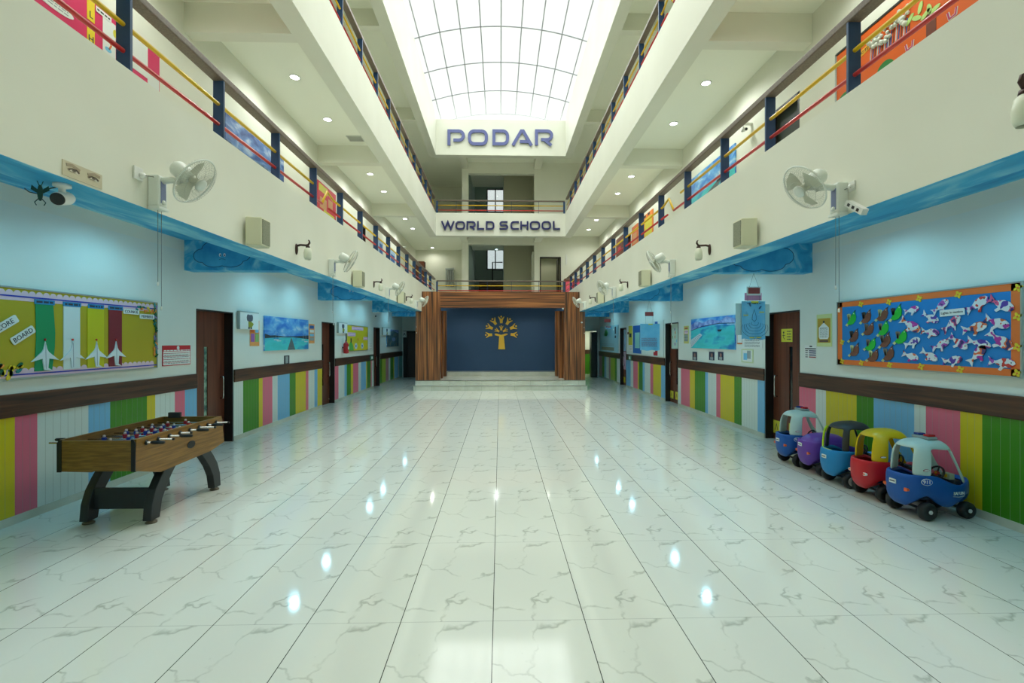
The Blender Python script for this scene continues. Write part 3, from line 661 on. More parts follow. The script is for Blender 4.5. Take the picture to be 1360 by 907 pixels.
# ------------------------------------------------------------------ wall fans
def guard(mb, R, depth, m, n=56, front=True):
    for i in range(n):
        a = 2 * PI * i / n; c, s = math.cos(a), math.sin(a); a2 = a + .28; c2, s2 = math.cos(a2), math.sin(a2)
        mb.tube([(c * .05, s * .05, depth), (c * R * .55, s * R * .55, depth * .95), (c2 * R * .9, s2 * R * .9, depth * .6), (c2 * R, s2 * R, 0)], .0011, m, 3, caps=False)
    for rr, z in ((R * .45, depth * .97), (R * .75, depth * .82)): mb.tube([(rr * math.cos(2 * PI * i / 28), rr * math.sin(2 * PI * i / 28), z) for i in range(28)], .0014, m, 4, True)
fanw = M('fan_white_plastic', (222, 228, 220), .35); fang = M('fan_wire_grey', (186, 190, 178), .4); fanb = M('fan_blade_pale', (196, 198, 178), .35)
panelb = M('fan_switch_panel', (120, 132, 168), .4)
def make_fan(label):
    r = thing('wall_fan', label, 'wall fan', group='white wall fans on the balcony fronts')
    MB().box(-.055, .055, -.09, 0, -.13, .13, fanw).build('wall_bracket', r, bevel=.012)
    MB().box(-.028, .028, -.094, -.088, -.10, .08, panelb).build('switch_panel', r)
    MB().lathe([(.02, 0), (.018, -.012), (.001, -.014)], fanw, 14, Matrix.Translation((0, -.09, -.09)) @ Matrix.Rotation(PI / 2, 4, 'X') @ Matrix.Scale(-1, 4, (0, 0, 1))).build('knob', r)
    MB().box(-.06, .06, -.10, -.005, -.155, -.13, fanw).build('bottom_tray', r, bevel=.006)
    MB().tube([(0, -.06, .09), (0, -.16, .10), (0, -.24, .08)], [.03, .026, .024], fanw, 10).build('arm', r)
    hd = bpy.data.objects.new('fan_head', bpy.data.meshes.new('motor')); C.objects.link(hd)
    m = MB().lathe([(1e-6, -.20), (.05, -.195), (.068, -.17), (.07, -.07), (.06, -.045), (.05, -.04)], fanw, 24)
    me = m.build('tmp').data; bpy.data.objects.remove(bpy.data.objects[-1]) if False else None
    hd.data = me
    for o in [o for o in C.objects if o.name.startswith('tmp')]: bpy.data.objects.remove(o)
    hd.parent = r
    mb = MB(); R = .208
    mb.tube([(R * math.cos(2 * PI * i / 48), R * math.sin(2 * PI * i / 48), 0) for i in range(48)], .007, fanw, 8, True)
    guard(mb, R, .062, fang); guard(mb, R, -.05, fang, 40)
    mb.build('guard', hd)
    MB().lathe([(.055, .050), (.052, .068), (.03, .076), (1e-6, .078)], fanw, 24).build('hub_cap', hd)
    mb = MB()
    for k in range(3):
        a = 2 * PI * k / 3; vs = []; N_ = 7
        for i in range(N_ + 1):
            t = i / N_; rr = .035 + t * .145; wd_ = .35 + .55 * math.sin(min(1, t * 1.15) * PI * .62)
            for q in (-.5, 0, .5):
                an = a + q * wd_ * 1.25 + .25 * t; vs.append((rr * math.cos(an), rr * math.sin(an), .005 + q * .034))
        fs = [(3 * i + j, 3 * i + 3 + j, 3 * i + 4 + j, 3 * i + 1 + j) for i in range(N_) for j in range(2)]
        mb.add(vs, fs, fanb, True)
    mb.lathe([(.035, -.03), (.035, .02), (1e-6, .025)], fanb, 16); mb.build('blades', hd)
    mb = MB()
    for q, ln in ((-.018, .62), (.022, .82)):
        mb.tube([(q, -.06, -.15), (q, -.06, -.15 - ln)], .0022, C_('cord_grey', (120, 124, 116)), 5); mb.lathe([(1e-6, .02), (.008, .012), (.009, -.012), (1e-6, -.02)], fanw, 10, Matrix.Translation((q, -.06, -.15 - ln)))
    mb.build('pull_cord', r)
    return r
fan0 = make_fan('fan')
def aim(fr, n):
    """turn the head so that its face points along world direction n"""
    hd = [c for c in fr.children if c.name.startswith('fan_head')][0]
    q = Vector(n).normalized(); loc = Matrix.Rotation(-fr.rotation_euler.z, 4, 'Z') @ q
    hd.rotation_euler = loc.to_track_quat('Z', 'Y').to_euler(); hd.location = Vector((0, -.30, .13)) + loc * .06
fans = [('FL', 3.97, 3.07, (.80, .10, -.60), 'white wall fan on the left balcony front nearest the camera, plugged into a socket'),
        ('FL', 8.02, 3.08, (.80, .38, -.46), 'white wall fan on the left balcony front just before the second speaker'),
        ('FL', 11.95, 3.05, (.80, .38, -.46), 'white wall fan on the left balcony front overlapping the third speaker'),
        ('FL', 15.95, 3.06, (.80, .38, -.46), 'white wall fan on the left balcony front beside the stage pillar'),
        ('FR', 3.97, 3.06, (-.80, .02, -.62), 'white wall fan on the right balcony front nearest the camera, above a loose plug board'),
        ('FR', 7.90, 3.08, (-.72, .45, -.45), 'white wall fan on the right balcony front between two beige speakers'),
        ('FR', 11.95, 3.08, (-.75, -.20, -.45), 'white wall fan on the right balcony front overlapping the third speaker'),
        ('FR', 16.1, 3.05, (-.78, .05, -.42), 'white wall fan on the right balcony front beside the stage pillar')]
for i, (wl, y, z, n_, lab) in enumerate(fans):
    o = fan0 if i == 0 else copy_tree(fan0)
    o.location = (WALL[wl][0], y, z); o.rotation_euler = (0, 0, WALL[wl][1]); o['label'] = lab; aim(o, n_)

# ------------------------------------------------------------------ speakers, lamps, sockets, cameras
spk = M('speaker_ivory', (214, 214, 184), .5); grl = nmat('speaker_grille', (150, 154, 132), (120, 124, 104), nscale=120, rough=.6)
def make_speaker(label):
    r = thing('wall_speaker', label, 'speaker', group='ivory wall speakers')
    mb = MB(); P = [(-.13, -.03), (.13, -.03), (.10, -.20), (-.10, -.20)]
    mb.prism([(x, y) for x, y in P], 2, -.16, .16, spk); mb.build('cabinet', r, bevel=.012)
    MB().box(-.085, .085, -.207, -.199, -.14, .14, grl).build('grille', r)
    MB().box(-.03, .03, -.035, 0, -.14, .14, dark).build('bracket', r); return r
bronze = M('lamp_bronze', (62, 40, 34), .4, .3); frost = M('frosted_shade', (220, 224, 204), .35)
def make_lamp(label):
    r = thing('wall_lamp', label, 'wall lamp', group='bronze wall lamps with frosted shades')
    MB().lathe([(.034, 0), (.034, .012), (.02, .022), (1e-6, .024)], bronze, 20, Matrix.Rotation(PI / 2, 4, 'X') @ Matrix.Diagonal((1, 2.3, 1, 1))).build('wall_plate', r)
    MB().tube([(0, -.02, .05), (0, -.06, .06), (0, -.14, .055), (0, -.17, .06), (0, -.19, .09), (0, -.185, .12), (0, -.17, .13)], [.016, .014, .014, .015, .014, .010, .006], bronze, 10).build('arm', r)
    MB().lathe([(.001, .05), (.026, .045), (.03, .02), (.024, .015)], bronze, 16, Matrix.Translation((0, -.165, -.0))).build('shade_cap', r)
    MB().lathe([(.026, .02), (.045, .0), (.055, -.06), (.052, -.12), (.038, -.15), (.036, -.148), (.048, -.118), (.05, -.06), (.04, 0), (.02, .015)], frost, 20, Matrix.Translation((0, -.165, 0))).build('lamp_shade', r); return r
sp0 = make_speaker('s'); lp0 = make_lamp('l')
sps = [('FL', 5.46, 3.07, 'ivory box speaker on the left balcony front nearest the camera'), ('FL', 9.3, 3.04, 'ivory box speaker on the left balcony front, second from the camera'), ('FL', 13.3, 3.04, 'ivory box speaker on the left balcony front farthest from the camera'),
       ('FR', 5.40, 3.08, 'ivory box speaker on the right balcony front nearest the camera'), ('FR', 9.2, 3.06, 'ivory box speaker on the right balcony front, second from the camera'), ('FR', 13.3, 3.05, 'ivory box speaker on the right balcony front farthest from the camera')]
for i, (wl, y, z, lab) in enumerate(sps):
    o = sp0 if i == 0 else copy_tree(sp0); o.location = (WALL[wl][0], y, z); o.rotation_euler = (0, 0, WALL[wl][1]); o['label'] = lab
lps = [('FL', 6.72, 3.13, 'dark bronze wall lamp after the first speaker on the left balcony front'), ('FL', 10.8, 3.12, 'dark bronze wall lamp after the second speaker on the left balcony front'), ('FL', 14.5, 3.12, 'dark bronze wall lamp farthest away on the left balcony front'),
       ('FR', 2.43, 3.13, 'dark bronze wall lamp cut by the right edge of the picture'), ('FR', 6.55, 3.12, 'dark bronze wall lamp after the first speaker on the right balcony front'), ('FR', 10.8, 3.13, 'dark bronze wall lamp after the second speaker on the right balcony front'), ('FR', 14.5, 3.11, 'dark bronze wall lamp farthest away on the right balcony front')]
for i, (wl, y, z, lab) in enumerate(lps):
    o = lp0 if i == 0 else copy_tree(lp0); o.location = (WALL[wl][0], y, z); o.rotation_euler = (0, 0, WALL[wl][1]); o['label'] = lab
def socket(wl, px0, px1, pya, pyb, lab, cord=None):
    loc, rz, w_, h = spot(wl, px0, px1, pya, pyb); r = thing('wall_socket', lab, 'socket', loc, rz, 'white wall sockets')
    MB().box(-w_ / 2, w_ / 2, -.012, 0, 0, h, white).build('plate', r, bevel=.003)
    MB().lathe([(.022, 0), (.02, .03), (1e-6, .032)], white, 12, Matrix.Translation((w_ * .2, -.012, h * .4)) @ Matrix.Rotation(PI / 2, 4, 'X')).build('plug', r)
    if cord: MB().tube([(w_ * .2, -.04, h * .4)] + cord, .004, C_('cord_grey', (120, 124, 116)), 6).build('cord', r)
socket('FL', 176, 188, 219, 236, 'white socket left of the nearest left fan, cord running to the fan', [(.1, -.05, .06), (.16, -.04, .05), (.22, -.03, .06)])
socket('FR', 1137, 1129, 239, 252, 'white socket behind the nearest right fan', [(.03, -.04, .02), (-.06, -.03, .03)])
pb = MB().box(-.11, .11, -.05, 0, -.02, .03, white); [pb.box(-.08 + .06 * i, -.05 + .06 * i, -.052, -.05, -.008, .016, dark) for i in range(3)]
tag(pb.build('plug_board', loc=(FR, 3.80, 2.93), rot=(0, R_(35), -PI / 2)), 'white plug board hanging at a slant below the nearest right fan', 'plug board')
# eyes print on the left balcony front
loc, rz, w_, h = spot('FL', 82, 134.5, 211, 262, at=82); h = onX(82, 211, FL)[1] - (Z0 + .02); loc = (FL, loc[1], Z0 + .02)
ey = MB(); pc = nmat('print_skin', (206, 198, 170), (188, 178, 150), nscale=5, rough=.6); ey.box(-w_ / 2, w_ / 2, -.006, 0, 0, h, pc)
ed = C_('print_lash', (84, 72, 60)); ei = C_('print_iris', (120, 112, 96)); es = C_('print_lid', (160, 146, 122))
for q in (-.24, .26):
    cx = q * w_; cz = h * .50
    ey.poly(disc(cx, cz, .15 * w_, .13 * h, 18), -.0075, -.006, es); ey.poly([(cx - .12 * w_, cz - .01), (cx - .05 * w_, cz + .08 * h), (cx + .05 * w_, cz + .08 * h), (cx + .12 * w_, cz - .02), (cx, cz - .08 * h)], -.009, -.0075, C_('print_eyewhite', (222, 216, 198)))
    ey.poly(disc(cx, cz, .05 * w_, .08 * h, 14), -.0102, -.009, ei); ey.poly(disc(cx, cz, .02 * w_, .035 * h, 10), -.0112, -.0102, ed)
    ribbon(ey, [(cx - .13 * w_, cz - .02 * h), (cx - .05 * w_, cz + .09 * h), (cx + .05 * w_, cz + .09 * h), (cx + .13 * w_, cz - .03 * h)], .008, -.011, -.009, ed)
    s_ = 1 if q > 0 else -1; ribbon(ey, [(cx - s_ * .15 * w_, cz + .16 * h), (cx + s_ * .03 * w_, cz + .33 * h), (cx + s_ * .18 * w_, cz + .26 * h)], .018, -.0085, -.006, es)
tag(ey.build('eyes_print', loc=loc, rot=rz), 'beige print of two eyes on the left balcony front above the camera', 'print')
# dome camera under the left balcony edge
cx_, cy_ = -3.02, 2.98
r = thing('security_camera', 'white bullet camera with dark lens ring hung under the left balcony edge', 'security camera', (cx_, 3.30, Z0), 0)
MB().lathe([(.05, 0), (.05, -.02), (.02, -.03), (.02, -.06), (1e-6, -.06)], white, 20).build('mount', r)
Tm = Matrix.Translation((0, -.0, -.10)) @ Vector((.25, -.85, -.30)).to_track_quat('Z', 'Y').to_matrix().to_4x4()
MB().lathe([(1e-6, -.09), (.038, -.085), (.045, -.06), (.045, .045), (.04, .05)], white, 24, Tm).build('camera_body', r)
MB().lathe([(.041, .050), (.041, .058), (.028, .054), (.022, .052), (.012, .055), (1e-6, .055)], dark, 24, Tm).build('lens_ring', r)
MB().tube([(-.03, 0, -.02), (-.08, .0, -.03), (-.16, 0, -.07), (-.24, .02, -.05), (-.29, .04, -.02)], .004, black, 6).build('cable', r)
gi = C_('dark_green_cutout', (24, 66, 54)); r2 = thing('insect_cutout', 'dark green winged insect cutout hanging beside the left camera', 'decoration', (cx_ - .09, 3.24, Z0 - .08), .3)
MB().poly(disc(0, 0, .014, .055, 14), -.004, .004, gi).build('body', r2)
mb = MB(); 
for s_ in (-1, 1): mb.poly([(0, .01), (s_ * .045, .05), (s_ * .05, .02), (s_ * .012, -.005)], -.002, .002, gi); mb.tube([(s_ * .01, 0, -.04), (s_ * .03, 0, -.065), (s_ * .02, 0, -.085)], .003, gi, 5); mb.tube([(s_ * .006, 0, .05), (s_ * .02, 0, .09), (s_ * .05, 0, .105)], .0025, gi, 5)
mb.build('wings', r2)
def small_cam(x, y, z, rz, lab):
    r = thing('security_camera', lab, 'security camera', (x, y, z), rz); MB().box(-.14, .14, -.04, .04, -.03, 0, white).build('mount', r)
    MB().tube([(-.02, 0, -.03), (-.02, 0, -.10)], .012, white).build('stem', r)
    MB().tube([(-.02, .05, -.12), (-.02, -.10, -.16)], .035, white, 14).tube([(-.02, -.10, -.16), (-.02, -.104, -.161)], .026, black, 14).build('camera_body', r)
small_cam(-4.70, 17.97, Z0, 0, 'small white camera in the left ground floor corridor beside the third blue beam')
small_cam(-4.71, 22.9, 6.40, 0, 'small white camera hanging at the end of the left first floor gallery')
small_cam(4.83, 9.1, 6.12, 0, 'grey camera on a bracket in the right first floor gallery near the downlights')

# ------------------------------------------------------------------ boards, posters, canvases
def card(mb, x0, x1, z0, z1, m, y=-.004, t=.0015): return mb.box(x0, x1, y, y + t, z0, z1, m)
def lines(mb, x0, x1, z0, z1, n, m, y, th=.006, seed=1):
    rd = random.Random(seed)
    for i in range(n):
        z = z1 - (z1 - z0) * (i + .5) / n; x = x0
        while x < x1:
            e = min(x1, x + rd.uniform(.02, .07)); mb.box(x, e, y - .0008, y, z - th / 2, z + th / 2, m); x = e + .012
ink = C_('ink_dark', (44, 48, 56)); frm = M('aluminium_frame', (170, 178, 172), .35, .6)

# yellow school board, left wall
mus = C_('felt_mustard', (176, 160, 22)); pinkb = C_('border_pink', (222, 192, 204)); ribb = C_('ribbon_blue', (50, 60, 170))
yb1 = 6.68; yb0 = 3.55; zb0, zb1 = 1.46, 2.35; bw = yb1 - yb0; bh = zb1 - zb0
bd = thing('notice_board', 'mustard yellow notice board with green white and maroon strips on the left wall', 'notice board', (XL, (yb0 + yb1) / 2, zb0), PI / 2)
def bx(px): return onX(px, CY, XL)[0] - (yb0 + yb1) / 2
hb = bw / 2; f_ = -.03
MB().box(-hb, hb, f_, 0, 0, bh, mus).build('backing', bd)
mb = MB()
for a, b_, c, d in ((-hb - .015, hb + .015, bh, bh + .015), (-hb - .015, hb + .015, -.015, 0), (-hb - .015, -hb, 0, bh), (hb, hb + .015, 0, bh)): mb.box(a, b_, f_ - .008, 0, c, d, frm)
mb.build('frame', bd)
mb = MB(); 
for k in range(int(bw / .075)):
    x = -hb + .0375 + k * .075
    mb.poly(disc(x, bh - .055, .0375, .04, 10, 0, PI) + [(x - .0375, bh - .12), (x + .0375, bh - .12)], f_ - .003, f_, pinkb)
    mb.poly(disc(x, .055, .0375, .035, 10, 0, PI) + [(x - .0375, .0), (x + .0375, .0)], f_ - .003, f_, pinkb)
mb.box(-hb, hb, f_ - .006, f_ - .003, bh - .085, bh - .070, ribb).box(-hb, hb, f_ - .006, f_ - .003, .022, .036, ribb); mb.build('scalloped_border', bd)
strips = [(41, 67, C_('paper_green', (0, 140, 84)), 'LEAF'), (80, 102, C_('paper_white', (214, 226, 224)), ''), (112, 134, C_('paper_yellow', (196, 190, 14)), ''), (140.5, 158, C_('paper_maroon', (124, 28, 40)), '')]
plm = C_('paper_plane_white', (214, 224, 226)); tagb = C_('tag_blue', (30, 130, 180))
for i, (a, b_, m, _) in enumerate(strips):
    xa, xb = bx(a), bx(b_); mb = MB(); zz0, zz1 = .05, bh - .11
    pts = [(xa, zz0), (xb - .02, zz0), (xb + .01, zz0 + .25), (xb + .015, zz0 + .4), (xb - .01, zz1), (xa + .01, zz1), (xa + .02, zz0 + .35)] if i == 0 else [(xa, zz0), (xb, zz0), (xb, zz1), (xa, zz1)]
    mb.poly(pts, f_ - .008, f_ - .001, m); mb.build('colour_strip', bd)
    xm_ = (xa + xb) / 2; mb = MB(); mb.box(xm_ - .11, xm_ + .11, f_ - .012, f_ - .008, bh - .14, bh - .09, tagb)
    lines(mb, xm_ - .09, xm_ + .09, bh - .135, bh - .095, 1, ink, f_ - .012, .022, 20 + i); mb.build('strip_tag', bd)
    mb = MB(); z_ = .16; s_ = 1.0
    mb.poly([(xm_, z_ + .20), (xm_ + .018, z_ + .12), (xm_ + .035, z_ + .09), (xm_ + .15, z_ - .0), (xm_ + .04, z_ + .02), (xm_ + .03, z_ - .08), (xm_ + .08, z_ - .11), (xm_ - .01, z_ - .10), (xm_ - .03, z_ + .02), (xm_ - .15, z_ - .01), (xm_ - .035, z_ + .09), (xm_ - .018, z_ + .12)], f_ - .020, f_ - .009, plm)
    ribbon(mb, [(xm_, z_ + .18), (xm_ + .004, z_ - .09)], .005, f_ - .022, f_ - .02, C_('plane_fold', (150, 160, 170)))
    mb.poly(disc(xm_, z_ + .22, .009, .012, 8), f_ - .02, f_ - .009, red); mb.build('paper_plane', bd)
def tagword(txt, px0, pz0, px1, pz1, ang, wl=.22, th=.06, sz=.052):
    xa = bx((px0 + px1) / 2); za = onX((px0 + px1) / 2, (pz0 + pz1) / 2, XL)[1] - zb0; mb = MB()
    pts = [(-wl / 2, -th / 2 + .01), (-wl / 2 + .01, -th / 2), (wl / 2 - .01, -th / 2), (wl / 2, -th / 2 + .01), (wl / 2, th / 2 - .01), (wl / 2 - .01, th / 2), (-wl / 2 + .01, th / 2), (-wl / 2, th / 2 - .01)]
    ca, sa = math.cos(ang), math.sin(ang); mb.poly([(xa + x * ca - z * sa, za + x * sa + z * ca) for x, z in pts], f_ - .012, f_ - .006, C_('label_white', (220, 226, 220)))
    textmb(mb, txt, sz, xa, za - .002, f_ - .0125, ink, ang); mb.build('word_label', bd)
tagword('SCORE', -12, 440, 11, 425, R_(33), .30, .08, .068); tagword('BOARD', 14, 453, 37, 437, R_(33), .26, .08, .066)
tagword('COUNCIL', 160, 412, 181, 416, R_(0), .26, .065, .05); tagword('MEMBERS', 181, 419, 202, 422, R_(0), .26, .065, .05)
rd = random.Random(3); fl = [C_('petal_orange', (232, 140, 60)), C_('petal_lilac', (150, 140, 190)), C_('petal_red', (200, 50, 60)), C_('leaf_dark', (20, 96, 60)), C_('leaf_teal', (30, 130, 130)), C_('petal_yellow', (226, 196, 40))]
mb = MB()
for i in range(26):
    z = bh - .03 - i * .028; mb.poly(disc(hb - .03 + rd.uniform(-.03, .02), z, .012, .034, 8, rot=rd.uniform(-1, 1)), f_ - .016, f_ - .006, fl[rd.choice((3, 3, 4, 3, 1, 0))])
for i in range(12): mb.poly(disc(hb - .06 - i * .028, bh - .10 + rd.uniform(-.03, .03), .02, .014, 8, rot=rd.uniform(0, 3)), f_ - .018, f_ - .006, fl[rd.choice((0, 2, 3, 4, 5))])
mb.build('flower_garland', bd)
mb = MB()
for i in range(14): mb.poly(disc(bx(5) + rd.uniform(-.14, .12), .05 + rd.uniform(-.04, .10), .035, .018, 8, rot=rd.uniform(0, 3)), f_ - .018, f_ - .006, fl[rd.choice((0, 3, 4, 4, 5))])
mb.build('corner_flowers', bd)

# red and white notice
loc, rz, w_, h = spot('L', 215, 252, 459, 486.5); r = thing('wall_notice', 'red headed white notice with ruled lines left of the nearest left door', 'notice', loc, rz)
MB().box(-w_ / 2, w_ / 2, -.008, 0, 0, h, C_('notice_red', (190, 24, 36))).build('backing', r)
mb = MB().box(-w_ / 2 + .012, w_ / 2 - .012, -.010, -.008, .012, h * .70, paper); lines(mb, -w_ / 2 + .03, w_ / 2 - .05, .02, h * .66, 6, C_('ink_grey', (110, 114, 118)), -.010, .008, 4)
for i in range(4): mb.box(-w_ / 2 + .012, w_ / 2 - .012, -.0112, -.010, h * (.16 + .15 * i), h * (.16 + .15 * i) + .005, C_('notice_red', 0))
lines(mb, -w_ / 2 + .02, w_ / 2 - .02, h * .72, h * .78, 1, paper, -.009, .016, 5); mb.poly(disc(.02, h * .88, .028, .03, 12), -.0105, -.008, paper); mb.build('notice_sheet', r)

# white sign boards over the door edges with a grey cutout figure
elg = C_('cutout_grey', (84, 88, 100)); ely = C_('cutout_yellow', (150, 150, 40))
def figure_sign(x0, x1, ya, yb, lab):
    loc, rz, w_, h = spot('L', x0, x1, ya, yb); r = thing('sign_board', lab, 'sign', loc, rz, 'white figure signs')
    MB().box(-w_ / 2, w_ / 2, -.05, -.036, 0, h, paper).box(-w_ / 2, -w_ / 2 + .02, -.036, 0, 0, h, paper).build('board', r)
    mb = MB().box(-w_ / 2 - .012, w_ / 2, -.054, -.034, h, h + .018, C_('sign_edge_shade', (158, 172, 168))).box(-w_ / 2 - .018, -w_ / 2, -.054, 0, 0, h + .018, C_('sign_edge_shade', 0)); mb.build('shaded_edge', r)  # grey colour paints the shade on the white board's top and left edges
    mb = MB(); q = h
    mb.poly(disc(0, q * .66, q * .24, q * .22, 16), -.056, -.05, elg); mb.poly(disc(-q * .20, q * .70, q * .13, q * .2, 12), -.057, -.05, elg); mb.poly(disc(q * .20, q * .70, q * .13, q * .2, 12), -.057, -.05, elg)
    mb.poly([(-q * .14, q * .12), (q * .2, q * .12), (q * .42, q * .34), (q * .15, q * .48), (-q * .14, q * .48)], -.056, -.05, ely)
    mb.box(-q * .16, -q * .04, -.058, -.05, 0.01, q * .14, ink).box(q * .08, q * .2, -.058, -.05, 0.01, q * .14, ink); mb.build('cutout_figure', r)
figure_sign(315, 340, 414, 437, 'white sign with a grey and yellow figure right of the nearest left door')
figure_sign(447.5, 459, 428.5, 442, 'white sign with a grey and yellow figure above the fire extinguisher')
figure_sign(507, 517, 435, 445, 'white sign with a grey figure right of the farthest left corridor door')
def poster(wl, x0, x1, ya, yb, lab, bg_, cells=(), nm='poster', cat='poster', y0=.004, at=None, txt=0, border=None):
    loc, rz, w_, h = spot(wl, x0, x1, ya, yb, at); r = MB().box(-w_ / 2, w_ / 2, -y0, 0, 0, h, bg_)
    if border: r.box(-w_ / 2 + .02, w_ / 2 - .02, -y0 - .001, -y0, .02, h - .02, border)
    for i_, (a, b_, c, d, m) in enumerate(cells): r.box(-w_ / 2 + a * w_, -w_ / 2 + b_ * w_, -y0 - .002 - .0007 * i_, -y0, c * h, d * h, m)
    if txt: lines(r, -w_ / 2 + w_ * .12, w_ / 2 - w_ * .12, h * .1, h * .9, txt, ink, -y0 - .002 - .0007 * len(cells), .008, int(x0))
    return tag(r.build(nm, loc=loc, rot=rz), lab, cat)
org = C_('poster_orange', (232, 160, 90)); pr = C_('poster_purple', (150, 90, 170)); gn = C_('poster_green', (130, 180, 110)); or2 = C_('poster_deep_orange', (214, 110, 50)); lb = C_('poster_light_blue', (120, 190, 224)); db = C_('poster_dark_blue', (34, 96, 170)); ppk = C_('poster_pink', (224, 190, 214)); py_ = C_('poster_yellow', (214, 204, 60)); pgr = C_('poster_grey', (150, 160, 160))
poster('L', 331.5, 344, 425, 459.5, 'orange poster with four coloured picture squares left of the jetty canvas', org, [(.08, .92, .78, .92, paper), (.1, .42, .52, .72, or2), (.55, .9, .52, .72, lb), (.1, .45, .16, .48, pr), (.55, .92, .16, .48, gn)])
poster('L', 410, 417.3, 430, 456, 'narrow orange poster with stacked pictures right of the jetty canvas', org, [(.12, .88, .76, .92, db), (.12, .88, .56, .70, paper), (.12, .88, .36, .50, lb), (.12, .88, .14, .30, pgr)])
poster('L', 377, 384, 472.3, 484, 'small dark photo under the jetty canvas', ink, [(.25, .75, .1, .9, pgr)], 'photo', 'photo')
poster('L', 490, 494, 454, 464.5, 'small white leaflet left of the farthest left corridor door', paper, txt=4)
poster('L', 490.5, 494.6, 472.5, 478, 'small green switch sign on the wooden band in the left corridor', C_('sign_green', (90, 150, 120)), [(.3, .7, .2, .8, paper)], 'switch_sign', 'sign', .04)
